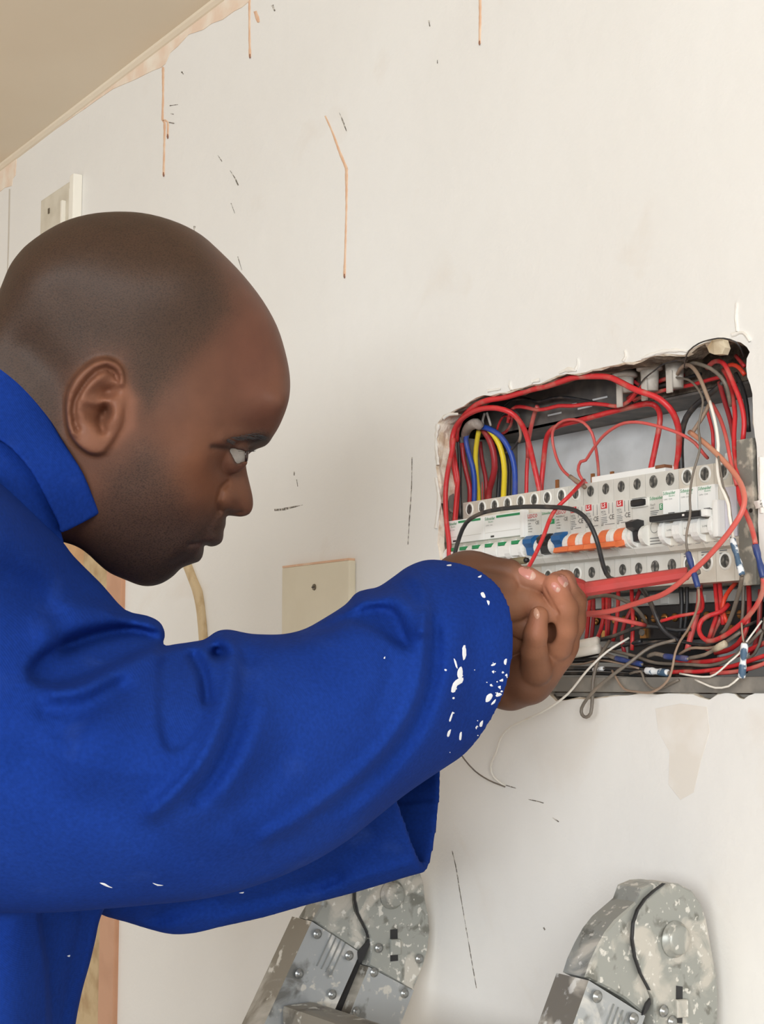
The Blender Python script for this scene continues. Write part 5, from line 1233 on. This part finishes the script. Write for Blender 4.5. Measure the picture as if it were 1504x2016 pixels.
SPL = [[(1010,1258),(1016,1257),(1020,1264),(1024,1270),(1020,1273),(1013,1267)], [(1002,1290),(1010,1284),(1016,1286),(1013,1294),(1005,1299),(998,1299)], [(993,1299),(998,1297),(996,1309),(992,1306)],
 [(892,1345),(902,1336),(912,1334),(910,1344),(900,1350),(896,1362),(888,1362)], [(902,1318),(908,1312),(911,1322),(909,1336),(903,1336),(900,1328)], [(958,1370),(966,1365),(970,1370),(964,1380),(956,1382)], [(968,1384),(976,1376),(974,1384),(967,1388)],
 [(1026,1280),(1031,1284),(1031,1300),(1027,1298),(1024,1290)], [(1022,1318),(1028,1316),(1026,1324),(1021,1326)], [(945,1423),(951,1418),(949,1430),(944,1430)], [(882,1440),(888,1436),(884,1450),(880,1449)], [(905,1444),(909,1441),(908,1456),(904,1456)],
 [(968,1308),(976,1305),(974,1310),(967,1311)], [(968,1322),(973,1320),(972,1326)], [(990,1360),(998,1356),(1000,1362),(990,1366)], [(976,1368),(984,1364),(988,1368),(978,1372)], [(1006,1336),(1012,1330),(1014,1336),(1007,1341)], [(1022,1352),(1026,1348),(1024,1362),(1018,1366)],
 [(880,1112),(888,1111),(888,1114),(880,1114)], [(940,1136),(948,1132),(946,1137)], [(946,1168),(952,1166),(956,1176),(950,1176)], [(958,1182),(964,1184),(962,1192)], [(936,1432),(940,1428),(938,1436)], [(196,1738),(206,1739),(214,1744),(222,1748),(214,1747),(204,1743)], [(300,1738),(310,1741),(322,1743),(310,1744)], [(968,1418),(990,1400),(992,1403),(970,1421)], [(884,1418),(890,1402),(892,1404),(887,1420)], [(910,1276),(916,1270),(918,1290),(912,1300)], [(893,1296),(898,1302),(901,1316),(897,1312)], [(470,1758),(480,1756),(478,1759)], [(132,1882),(138,1880),(137,1884)], [(755,1296),(758,1292),(758,1297)], [(984,1340),(990,1336),(990,1342)], [(994,1330),(998,1326),(999,1332)], [(980,1352),(986,1350),(984,1356)], [(1012,1346),(1016,1344),(1015,1350)]]
rs = random.Random(3)
for k in range(46):
    cu, cv = (rs.gauss(992, 16), rs.gauss(1345, 24)) if k < 34 else (rs.gauss(925, 26), rs.gauss(1400, 60))
    r = rs.uniform(0.8, 2.4); SPL.append([(cu+r*rs.uniform(.6, 1.6)*math.cos(t), cv+r*rs.uniform(.6, 1.6)*math.sin(t)) for t in (0, 1.2, 2.5, 3.8, 5.1)])
for p in SPL: decal('paint_splash', p, JB, M_SPLASH, JACKET)

# collar: a folded flap standing around the neck
def collar(name, poly, off):
    us_ = np.arange(-260, 215, 3.0); vs_ = np.arange(600, 1100, 3.0)
    A, B_ = np.meshgrid(us_, vs_, indexing='ij')
    poly = closed_spline(poly, 2)
    s = poly_sd(A*0.31, B_*0.31, poly*0.31)
    # surface: leans against the neck above, stands off from it below
    zc = tps([(-200,650),(0,706),(100,822),(196,1008),(122,1048),(62,930),(0,867),(-200,880),(100,930),(170,950)], [z+off for z in (.935,.935,.935,.946,.926,.906,.900,.895,.914,.934)], A, B_, 300.0)
    zc = zc+0.003*np.sin((A-B_)*0.02)
    zz = np.arange(0.87, 1.0, 0.0012)
    D = (zz[None, None]-zc[..., None])*1000
    gx, gy = np.gradient(zc*1000, 3*0.31)
    slab = np.abs(D)/np.sqrt(1+gx**2+gy**2)[..., None]-1.9
    f = smax(slab, -s[..., None]+0*slab, 2.0).astype(np.float32)
    V, Q = surface_nets(f); V = laplace(V, Q, 3, 0.5)
    W_ = to_world(np.stack([us_[0]+V[:, 0]*3, vs_[0]+V[:, 1]*3, zz[0]+V[:, 2]*0.0012], 1))
    o = np_mesh(name, W_, Q[:, ::-1], M_CLOTH, JACKET)
    return o
collar('collar', [(-250,640),(-120,632),(0,706),(36,736),(71,784),(96,820),(117,857),(142,896),(165,934),(183,978),(195,1006),(195,1011),(173,1024),(150,1036),(121,1049),(116,1036),(110,1022),(87,976),(62,930),(36,898),(0,867),(-60,856),(-130,870),(-250,900)], 0.0)
collar('collar_stand', [(-250,860),(-60,840),(0,850),(50,890),(90,950),(112,1010),(121,1050),(126,1078),(100,1066),(60,1030),(20,990),(-20,960),(-120,950),(-250,950)], 0.009)
# ------------------------------------------------------------------ the man: hands, closed on the screwdriver
ZP = 1.12; HPX = 1000*ZP/FPX                          # mm per photo pixel
HO = at(1060, 1220, ZP)
def hq(u, v, z): return np.array([(u-1060)*HPX, (1220-v)*HPX, z])
gs = 0.95
hx = np.arange(-88, 42, gs); hy = np.arange(-82, 66, gs); hz = np.arange(-62, 60, gs)
GX, GY, GZ = np.meshgrid(hx, hy, hz, indexing='ij')
GX = GX.astype(np.float32); GY = GY.astype(np.float32); GZ = GZ.astype(np.float32)
def rcone(a, ra, b_, rb):
    """round cone between two points"""
    d = b_-a; L2 = float(d @ d)
    t = np.clip(((GX-a[0])*d[0]+(GY-a[1])*d[1]+(GZ-a[2])*d[2])/L2, 0, 1)
    return np.sqrt((GX-a[0]-t*d[0])**2+(GY-a[1]-t*d[1])**2+(GZ-a[2]-t*d[2])**2)-(ra+(rb-ra)*t)
def chain(J, k=3.0):
    f = None
    for (u0, v0, z0, r0), (u1, v1, z1, r1) in zip(J[:-1], J[1:]):
        c = rcone(hq(u0, v0, z0), r0, hq(u1, v1, z1), r1); f = c if f is None else smin(f, c, k)
    return f
def ell(u, v, z, rx, ry, rz):
    p = hq(u, v, z); return (np.sqrt(((GX-p[0])/rx)**2+((GY-p[1])/ry)**2+((GZ-p[2])/rz)**2)-1)*min(rx, ry, rz)
# right hand: back of the hand out of the cuff, thumb along the tool, forefinger over it
RH = chain([(870,1240,30,30),(925,1172,4,31),(985,1178,0,24)], 8)
RH = smin(RH, chain([(945,1130,-6,15),(1004,1128,-10,9.5)], 4), 6)
RH = smin(RH, chain([(960,1120,-12,9),(1000,1122,-16,8.5)], 3), 3)
RH = smin(RH, chain([(950,1150,-24,10),(992,1152,-22,9)], 3), 4)
RH = smin(RH, chain([(945,1190,-20,14),(1010,1190,-18,12)], 4), 6)
RT_ = chain([(975,1140,-8,10.5),(1012,1136,-15,9.0),(1034,1137,-19,8.0),(1056,1144,-20,7.0)])
RI = chain([(985,1160,-14,13),(1026,1176,-16,11.5),(1074,1206,-17,10.2),(1062,1240,0,9)])
RM = chain([(990,1205,-10,12),(1030,1228,-12,10.5),(1066,1250,0,9.5)])
RH = smin(RH, chain([(940,1250,8,26),(1010,1246,10,19)], 4), 6)
R_ = smin(smin(RH, RT_, 1.2), smin(RI, RM, 1.0), 1.6)
# left hand: wrist below, thumb up beside the handle, fingers curled over it
LH = chain([(940,1335,40,22),(1008,1343,16,21),(1044,1333,8,18),(1092,1284,6,14.5)], 8)
LH = smin(LH, chain([(1040,1345,-2,14),(1056,1306,-8,11.5)], 5), 8)
LH = smin(LH, chain([(1068,1325,6,12),(1112,1270,8,11.5)], 5), 6)
LT = chain([(1052,1316,-12,12.0),(1045,1276,-24,9.2),(1046,1242,-31,8.3),(1052,1206,-32,6.8)], 3)
L1 = chain([(1094,1268,-6,12),(1103,1234,-14,11),(1104,1196,-20,10.2),(1083,1152,-24,8.6),(1092,1148,-17,7.8),(1101,1158,-12,7.0)], 2.2)
L2 = chain([(1112,1262,6,10.5),(1126,1230,1,9.6),(1129,1190,-2,9.0),(1104,1144,-7,7.8),(1112,1142,-2,7.2),(1119,1150,2,6.6)], 2.2)
L3 = chain([(1116,1250,14,10.5),(1131,1222,10,9.6),(1133,1184,8,9.0),(1116,1156,8,8.0),(1100,1146,12,7.4)], 2.2)
L4 = chain([(1106,1262,24,10),(1124,1236,26,8.6),(1126,1205,24,8.0),(1108,1185,24,7)], 2.2)
LF = np.minimum(np.minimum(L1, L2), np.minimum(L3, L4))
L_ = smin(LH, LF, 2.5); L_ = smin(L_, LT, 1.6)
# knuckle folds
for u, v, z, a in ((1092,1186,-32,1),):
    L_ = smax(L_, -ell(u, v, z-3, 5.5, 1.0, 3.0), 1.2)
Fh = np.minimum(R_, L_)
Fh = smax(Fh, -chain([(1060,1150,-30,1.5),(1073,1178,-30,1.7),(1088,1202,-29,1.7)], 1), 1.0)       # fold between the two hands
Fh = smax(Fh, -ell(1077,1240,-16, 4.6, 8.5, 16), 2.0)                                              # gap beside the thumb
V, Q = surface_nets(Fh); V = laplace(V, Q, 1, 0.4)
P3 = np.stack([hx[0]+V[:, 0]*gs, hy[0]+V[:, 1]*gs, hz[0]+V[:, 2]*gs], 1)
VHn = np.array(HO)+(P3[:, :1]*np.array(RT)+P3[:, 1:2]*np.array(UP)+P3[:, 2:]*np.array(FW))/1000.0
PU = 1060+P3[:, 0]/HPX; PV = 1220-P3[:, 1]/HPX
T = np.repeat(np.array(rgb(128, 87, 64))[None], len(PU), 0)
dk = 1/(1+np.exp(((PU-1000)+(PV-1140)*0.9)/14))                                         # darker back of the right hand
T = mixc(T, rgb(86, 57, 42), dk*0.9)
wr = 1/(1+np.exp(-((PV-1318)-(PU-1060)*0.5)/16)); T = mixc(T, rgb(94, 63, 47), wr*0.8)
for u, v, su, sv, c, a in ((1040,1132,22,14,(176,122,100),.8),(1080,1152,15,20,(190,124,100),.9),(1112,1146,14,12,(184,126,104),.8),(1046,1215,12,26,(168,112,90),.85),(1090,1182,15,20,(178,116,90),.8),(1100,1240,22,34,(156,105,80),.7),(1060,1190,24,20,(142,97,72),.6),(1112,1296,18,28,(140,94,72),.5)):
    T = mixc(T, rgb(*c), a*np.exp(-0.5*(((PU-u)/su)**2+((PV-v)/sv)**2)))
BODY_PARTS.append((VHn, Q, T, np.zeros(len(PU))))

# hidden arms and shoulders that join head and hands into one figure
def tube_part(P, R):
    mb = MB(); tube(mb, P, R, 16, 0.03); return np.array([tuple(v) for v in mb.v]), mb.f
HID = [tube_part([at(-90, 1020, .99), at(-70, 1300, 1.0), at(-60, 1700, 1.0)], [.048, .062, .055]),
       tube_part([at(-80, 1200, .96), at(20, 1380, .90), at(180, 1560, .875), at(420, 1500, .89), at(650, 1420, .96), at(860, 1260, 1.06)], [.05, .048, .045, .042, .036, .028]),
       tube_part([at(-60, 1250, 1.05), at(160, 1560, 1.10), at(360, 1700, 1.105), at(600, 1620, 1.12), at(700, 1560, 1.125), at(812, 1430, 1.14), at(945, 1330, 1.16)], [.05, .045, .040, .034, .030, .022, .020])]
VA, FA, TA, SA = [], [], [], []
n0 = 0
for Vp, Qp, Tp, Sp in BODY_PARTS:
    VA.append(Vp); FA += [tuple(int(i)+n0 for i in q) for q in Qp[:, ::1].tolist()]; TA.append(Tp); SA.append(Sp); n0 += len(Vp)
for Vp, Fp in HID:
    VA.append(Vp); FA += [tuple(i+n0 for i in f) for f in Fp]; TA.append(np.repeat(np.array(rgb(122, 84, 66))[None], len(Vp), 0)); SA.append(np.zeros(len(Vp))); n0 += len(Vp)
VA = np.concatenate(VA); TA = np.concatenate(TA); SA = np.concatenate(SA)
org = np.array(wloc(MAN))
me = bpy.data.meshes.new('body'); me.from_pydata((VA-org).tolist(), [], FA); me.update()
ca = me.color_attributes.new('tone', 'FLOAT_COLOR', 'POINT'); ca.data.foreach_set('color', np.concatenate([TA, np.ones((len(TA), 1))], 1).astype(np.float32).ravel())
fa = me.attributes.new('stubble', 'FLOAT', 'POINT'); fa.data.foreach_set('value', SA.astype(np.float32))
me.polygons.foreach_set('use_smooth', np.ones(len(me.polygons), bool)); me.materials.append(M_SKIN)
bm = bmesh.new(); bm.from_mesh(me); bmesh.ops.recalc_face_normals(bm, faces=bm.faces[:]); bm.to_mesh(me); bm.free()
BODY = link(bpy.data.objects.new('body', me), MAN); tag(BODY, 'dark brown skin, shaved head with short stubble')
BB = BVHTree.FromPolygons([Vector(v) for v in VA], FA)

# eyeballs
def eye_material():
    m = mat('eye_white', rgb(132, 127, 120), 0.2, var=rgb(118, 110, 102), vscale=80); return m
M_EYE = eye_material(); M_IRIS = mat('dark_iris', rgb(44, 30, 24), 0.1); M_HAIR = mat('black_hair', rgb(22, 17, 15), 0.7)
for sg in (1, -1):
    c = HC+(HX*XE-HY*YE+HN*(sg*EC))/1000
    b = MB(); b.lathe(c-HX*ER/1000, HX, [(ER/1000*(1-math.cos(math.pi*i/16)), max(1e-5, ER/1000*math.sin(math.pi*i/16))) for i in range(17)], 24)
    e = b.build('eyeball', M_EYE, BODY, True)
    ix = (HX*0.93-HY*0.02+HN*sg*0.1).normalized()
    b = MB(); b.lathe(c+ix*(ER-1.3)/1000, ix, [(0, .0056), (.0009, .0053), (.0017, .0036), (.0020, .0012)], 18); b.build('iris', M_IRIS, e, True)
# eyelashes and eyebrow hairs
for i in range(14):
    t = i/13; p0 = head_pt(462+t*30, 884+t*2, 33-t*10); d = (HX*(0.6+0.5*t)-HY*(0.15-0.15*t)*1.0+HN*0.35).normalized()
    b = MB(); tube(b, [p0, p0+d*0.0022-HY*0.0005, p0+d*0.0042], [.00028, .0002, .00008], 4, .002); b.build('eyelash', M_HAIR, BODY)
for i in range(46):
    t = random.random(); u, v = 446+t*68, 868-10*math.sin(t*2.2)+random.uniform(-4, 5)
    h, nn, d = ray_on(BB, u, v)
    if h is None: continue
    g = (HX*0.9-HY*random.uniform(-.1, .5)+HN*0.1).normalized()
    b = MB(); tube(b, [h-nn*0.0002*0, h+g*0.003-d*0.0005, h+g*0.0055-d*0.0001], [.00026, .0002, .00008], 4, .003); b.build('eyebrow_hair', M_HAIR, BODY)
# fingernails
M_NAIL = mat('pink_fingernail', rgb(190, 128, 116), 0.32); M_NAILT = mat('nail_tip', rgb(200, 164, 148), 0.35)
for nail, tip in (([(1021,1119),(1030,1116),(1042,1119),(1052,1126),(1056,1134),(1050,1142),(1040,1141),(1030,1135),(1022,1128)], [(1046,1125),(1052,1128),(1055,1135),(1050,1141),(1042,1140)]),
                  ([(1086,1148),(1093,1146),(1100,1152),(1104,1160),(1099,1167),(1092,1164),(1086,1156)], [(1097,1154),(1103,1160),(1099,1166),(1093,1163)]),
                  ([(1099,1134),(1108,1132),(1116,1139),(1119,1149),(1113,1157),(1105,1151),(1098,1142)], [(1113,1144),(1119,1149),(1113,1157),(1108,1152)]),
                  ([(1051,1200),(1056,1197),(1061,1204),(1062,1214),(1057,1219),(1051,1211)], None)):
    k = decal('fingernail', nail, BB, M_NAIL if tip else mat('thumbnail', rgb(190, 146, 124), 0.3), BODY, 0.0005)
    if tip and k: decal('nail_tip', tip, BB, M_NAILT, k, 0.0008)

# trousers and boots, below the frame
hipc = at(-120, 2500, 1.0)
for sg in (-1, 1):
    h0 = hipc+FH*(0.052*sg); b = MB()
    tube(b, [h0, h0+Vector((0.0, -0.0, -0.12)), Vector((-1.09+0.05*sg*0, -0.59-0.03*sg, 0.95))+FH*(0.04*sg), Vector((-1.33, -0.66, 0.62))+FH*(0.06*sg), Vector((-1.42, -0.66, 0.07))+FH*(0.09*sg)], [.040, .074, .074, .070, .064], 20, .04)
    b.build('trouser_leg', M_CLOTH, MAN, True)
    f0 = Vector((-1.42, -0.66, 0))+FH*(0.09*sg); b = MB()
    tube(b, [f0-RT*0.07+Vector((0, 0, .055)), f0+Vector((0, 0, .06)), f0+RT*0.11+Vector((0, 0, .05)), f0+RT*0.19+Vector((0, 0, .042))], [.045, .055, .048, .036], 16, .02)
    b.build('boot', mat('brown_work_boot', rgb(86, 62, 44), 0.6), MAN, True)

# ------------------------------------------------------------------ red insulated screwdriver
M_TOOL = mat('red_tool_insulation', rgb(186, 66, 64), 0.5, var=rgb(160, 66, 62), vscale=60, lo=0.45, hi=0.7)
M_TOOLH = mat('red_tool_handle', rgb(180, 60, 58), 0.45, var=rgb(160, 56, 54), vscale=50)
A0 = px(1010, 1180, -0.115); A1 = px(1112, 1160, -0.068); A2 = px(1152, 1160, -0.052); A3 = px(1360, 1128, -0.008)
dr = (A3-A2).normalized()
SD = thing('screwdriver', 'red insulated screwdriver held in both hands against the breakers', 'screwdriver', A1)
b = MB(); b.lathe(A2-dr*0.105, dr, [(0, .008), (.003, .0105), (.03, .0118), (.07, .0112), (.088, .0128), (.094, .0130), (.104, .0078), (.106, .006)], 10); b.build('handle', M_TOOLH, SD, False)
b = MB(); b.lathe(A2-dr*0.002, dr, [(0, .0057), ((A3-A2).length*0.5, .0054), ((A3-A2).length-.001, .0050), ((A3-A2).length, .0044)], 8); b.build('insulated_shaft', M_TOOL, SD, False)
b = MB(); b.lathe(A3-dr*0.001, dr, [(0, .0026), (.006, .0026), (.008, .0018)], 8); b.build('blade', M_GALVD, SD, False)
# ------------------------------------------------------------------ folded aluminium ladder leaning on the wall
def alu(name, base, splash, grime, s0=0.50, s1=0.56, metal=0.6, sc=26):
    m = bpy.data.materials.new(name); m.use_nodes = True
    nt = m.node_tree; b = nt.nodes['Principled BSDF']; L = nt.links.new
    tc = nt.nodes.new('ShaderNodeTexCoord')
    def nz(scale, detail, dist=0.0):
        n = nt.nodes.new('ShaderNodeTexNoise'); n.inputs['Scale'].default_value = scale; n.inputs['Detail'].default_value = detail; n.inputs['Distortion'].default_value = dist
        L(tc.outputs['Object'], n.inputs['Vector']); return n
    def ramp(n, a, c, hi=1.0):
        r = nt.nodes.new('ShaderNodeMapRange'); r.inputs['From Min'].default_value = a; r.inputs['From Max'].default_value = c; r.inputs['To Max'].default_value = hi
        L(n.outputs['Fac'], r.inputs['Value']); return r
    r1 = ramp(nz(sc, 8, 0.8), s0, s1); r2 = ramp(nz(sc*1.7, 9, 0.4), 0.56, 0.64, 0.85); r3 = ramp(nz(sc*5, 4), 0.60, 0.66)
    m1 = nt.nodes.new('ShaderNodeMix'); m1.data_type = 'RGBA'; m1.inputs['A'].default_value = (*base, 1); m1.inputs['B'].default_value = (*grime, 1); L(r2.outputs['Result'], m1.inputs['Factor'])
    m2 = nt.nodes.new('ShaderNodeMix'); m2.data_type = 'RGBA'; m2.inputs['B'].default_value = (*splash, 1); L(m1.outputs['Result'], m2.inputs['A']); L(r1.outputs['Result'], m2.inputs['Factor'])
    m3 = nt.nodes.new('ShaderNodeMix'); m3.data_type = 'RGBA'; m3.inputs['B'].default_value = (*rgb(214, 212, 204), 1); L(m2.outputs['Result'], m3.inputs['A']); L(r3.outputs['Result'], m3.inputs['Factor'])
    L(m3.outputs['Result'], b.inputs['Base Color'])
    inv = nt.nodes.new('ShaderNodeMath'); inv.operation = 'MULTIPLY_ADD'; inv.inputs[1].default_value = -metal; inv.inputs[2].default_value = metal
    L(r1.outputs['Result'], inv.inputs[0]); L(inv.outputs[0], b.inputs['Metallic'])
    b.inputs['Roughness'].default_value = 0.42
    bp = nt.nodes.new('ShaderNodeBump'); bp.inputs['Strength'].default_value = 0.25; bp.inputs['Distance'].default_value = 0.001
    L(r1.outputs['Result'], bp.inputs['Height']); L(bp.outputs['Normal'], b.inputs['Normal'])
    return m
M_HINGE = alu('paint_splashed_hinge', rgb(156, 158, 152), rgb(186, 182, 172), rgb(112, 112, 104), 0.50, 0.60, 0.3, 34)
M_RAIL = alu('scratched_rail', rgb(176, 180, 182), rgb(206, 204, 198), rgb(120, 120, 116), 0.55, 0.62, 0.6, 20)
M_RAILE = alu('dirty_rail_edge', rgb(140, 134, 122), rgb(180, 174, 162), rgb(96, 90, 80), 0.56, 0.64, 0.4, 16)
M_RIVET = mat('rivet', rgb(150, 152, 150), 0.35, 0.7)
M_RUBBER = mat('black_rubber_foot', rgb(36, 36, 36), 0.8)

def pxx(u, v, x):
    """point of the photograph on the plane x = const (the ladder's side faces)"""
    d = FW + RT*((u-CX)/FPX) + UP*((CY-v)/FPX)
    return CAM + d*((x-CAM.x)/d.x)
LAD = thing('folding_ladder', 'paint-splashed aluminium folding ladder leaning against the wall below the box', 'ladder', (-0.93, -0.35, 0))
def plate(name, poly, x, th, m, parent, ch=0.0008):
    """side plate: outline in photo pixels on the plane x, thickness th away from the camera"""
    P = [pxx(u, v, x) for u, v in poly]; n = len(P); c = sum(P, Vector())/n
    V = [p+Vector((-ch, 0, 0)) for p in P]+[p+(c-p).normalized()*ch for p in P]+[p+Vector((-th, 0, 0)) for p in P]
    F = [tuple(range(n, 2*n)), tuple(range(2*n, 3*n))[::-1]]
    for i in range(n):
        j = (i+1) % n; F += [(n+i, i, j, n+j), (i, 2*n+i, 2*n+j, j)]
    return mesh(name, V, F, m, parent)
def sp(L, n=3): return [tuple(p) for p in closed_spline(L, n)]
def c4(L, o): return [(o[0]+x/3.76, o[1]+y/3.76) for x, y in L]
def rail(poly_top, dirpx, x, th, m, name='rail'):
    """leg of the ladder: top edge (two photo points), running along dirpx down to the floor"""
    a, b_ = [pxx(u, v, x) for u, v in poly_top]
    p, q = [pxx(u, v, x) for u, v in dirpx]; d = (q-p); d = d/(-d.z)
    A = a+d*(a.z-0.02); Bp = b_+d*(b_.z-0.02)
    V = []
    for xx in (0.0, -th):
        V += [v+Vector((xx, 0, 0)) for v in (a, b_, Bp, A)]
    F = [(0,1,2,3), (7,6,5,4), (0,4,5,1), (1,5,6,2), (2,6,7,3), (3,7,4,0)]
    o = mesh(name, V, F, m, LAD); o.data.materials.append(M_RAILE); o.data.polygons[5].material_index = 1
    V = []
    for xx in (0.003, -th-0.003):
        V += [v+Vector((xx, 0, 0)) for v in (A+Vector((0, -.004, .03)), Bp+Vector((0, .004, .03)), Bp+Vector((0, .004, -.02)), A+Vector((0, -.004, -.02)))]
    mesh('foot', V, F, M_RUBBER, o)
    return o, d
def rivet(u, v, x, r, parent, m=None):
    p = pxx(u, v, x); b = MB(); b.lathe(p, (1, 0, 0), [(0, r*1.25), (0.0006, r*1.2), (0.0007, r*0.8), (0.0022, r*0.75), (0.0028, r*0.35)], 14)
    return b.build('rivet', m or M_RIVET, parent, True)
def hinge(o, x, right):
    TH = 0.026
    if right:
        A = [(850,222),(940,152),(1040,150),(1140,200),(1210,300),(1250,420),(1275,560),(1300,700),(1325,850),(1335,1000),(1328,1200),(1320,1420),(868,1420),(864,1160),(862,1000),(830,940),(765,820),(722,700),(702,560),(706,440),(742,340),(790,272)]
        Bp = [(930,140),(850,146),(760,184),(725,285),(650,350),(570,420),(500,510),(440,620),(385,740),(352,845),(520,930),(640,1000),(790,1120),(826,1000),(800,930),(742,810),(700,690),(680,560),(688,430),(726,325),(790,250)]
        topB = [(372,866),(790,1128)]; drB = [(208,818),(75,1185)]; edge = [(208,818),(372,872)]
        riv = [(435,985,1),(705,1150,1),(928,1092,0),(990,1170,0)]; bolt = (1005,560); slot = [(1022,905),(1068,912),(1066,1185),(1018,1180)]; latch = [(1030,1010),(1110,1005),(1115,1140),(1034,1145)]
        topA = None
    else:
        A = [(850,-20),(960,-90),(1100,-110),(1220,-50),(1300,40),(1335,140),(1345,260),(1370,380),(1380,500),(1365,640),(1330,760),(1272,900),(1252,940),(1090,850),(930,760),(945,650),(938,560),(916,500),(880,430),(846,360),(828,270),(826,120)]
        Bp = [(800,-60),(700,40),(600,160),(580,310),(512,425),(600,485),(700,560),(855,655),(900,600),(914,545),(900,500),(860,425),(826,350),(808,270),(806,100)]
        topB = [(503,428),(862,660)]; drB = [(388,402),(20,1190)]; edge = [(388,402),(505,430)]
        riv = [(545,522,1),(410,816,1),(780,682,1),(655,970,1),(965,806,0),(835,1096,0),(1190,962,0),(1000,626,0),(1300,706,0)]; bolt = (1095,230); slot = [(1085,490),(1138,484),(1142,720),(1086,726)]; latch = [(1090,562),(1162,560),(1165,676),(1092,680)]
        topA = [(925,765),(1258,940)]
    a = plate('hinge_plate', c4(A, o), x, TH, M_HINGE, LAD, 0.0015)
    b2 = plate('hinge_plate', c4(Bp, o), x-0.003, TH-0.003, M_HINGE, LAD, 0.0015)
    r, d = rail(c4(topB, o), c4(drB, o), x-0.001, TH+0.006, M_RAIL)
    if topA: ra, _ = rail(c4(topA, o), [(c4([(1258,940)], o)[0]), (c4([(1160,1190)], o)[0])], x+0.0012, TH+0.003, M_RAIL)
    else: ra, _ = rail(c4([(866,1330),(1322,1400)], o), c4(drB, o), x-0.001, TH, M_RAIL)
    for u, v, k in riv: rivet(*c4([(u, v)], o)[0], (x+0.001 if k else x+0.0012), 0.0034, r if k else (ra if topA and v > 750 else a))
    p = c4([bolt], o)[0]; q = pxx(*p, x); b = MB(); b.lathe(q, (1, 0, 0), [(0, .0125), (.0012, .0125), (.0016, .0105), (.0055, .0100), (.0070, .0085), (.0074, .003)], 22); b.build('pivot_bolt', M_HINGE, a, True)
    plate('latch_slot', c4(slot, o), x+0.0004, 0.001, M_BLACK, a, 0.0001)
    plate('latch', c4(latch, o), x+0.0030, 0.004, M_HINGE, a, 0.0008)
    plate('hinge_gap_shade', c4([(846,655),(905,590),(925,560),(935,600),(880,720),(850,740)] if not right else [(770,1125),(800,1040),(830,1000),(834,1040),(800,1110)], o), x-0.0026+0.003, 0.002, M_BLACK, a, 0.0001)  # thin black plate put in for the shade of the hinge gap
    if not right: plate('rail_gap_shade', c4([(862,650),(930,750),(850,860),(690,1160),(600,1360),(540,1360),(650,1150),(800,840)], o), x-0.012, 0.004, M_BLACK, LAD, 0.0002)  # added black plate imitating the shade between the two rails
    seam = [(930,146),(850,205),(788,262),(733,342),(700,440),(692,560),(712,692),(754,815),(820,938)] if right else [(820,100),(818,270),(838,362),(872,432),(906,502),(918,550)]
    plate('hinge_seam', c4(seam+[(x_+12, y_+2) for x_, y_ in seam[::-1]], o), x+0.0004, 0.002, M_BLACK, a, 0.0001)
    for k in range(4):                                    # pressed ribs along the rail
        s0 = np.array(c4([(650,520)] if not right else [(560,1040)], o)[0])+np.array([k*9.0, k*6.0])
        dd = np.array(drB[1], float)-np.array(drB[0]); dd /= np.linalg.norm(dd)
        P0 = s0; P1 = s0+dd*70
        plate('pressed_rib', [(P0[0], P0[1]), (P0[0]+1.6, P0[1]+0.6), (P1[0]+1.6, P1[1]+0.6), (P1[0], P1[1])], x+0.0002, 0.0012, M_RIVET, r, 0.0001)
    return d
XR = px(1413, 1900, -0.012).x; XL = px(846, 1850, -0.012).x
hinge((1060, 1700), XR, True)
dL = hinge((480, 1700), XL, False)
# rungs between the stiles
q = pxx(585, 2008, XL)
for k in range(5):
    c = q+dL*(0.28*k)
    if c.z < 0.1: break
    b = MB(); b.box(XL, XR-0.03, c.y-0.015, c.y+0.015, c.z-0.014, c.z+0.014, 0.005); b.build('rung', M_RAILE, LAD)
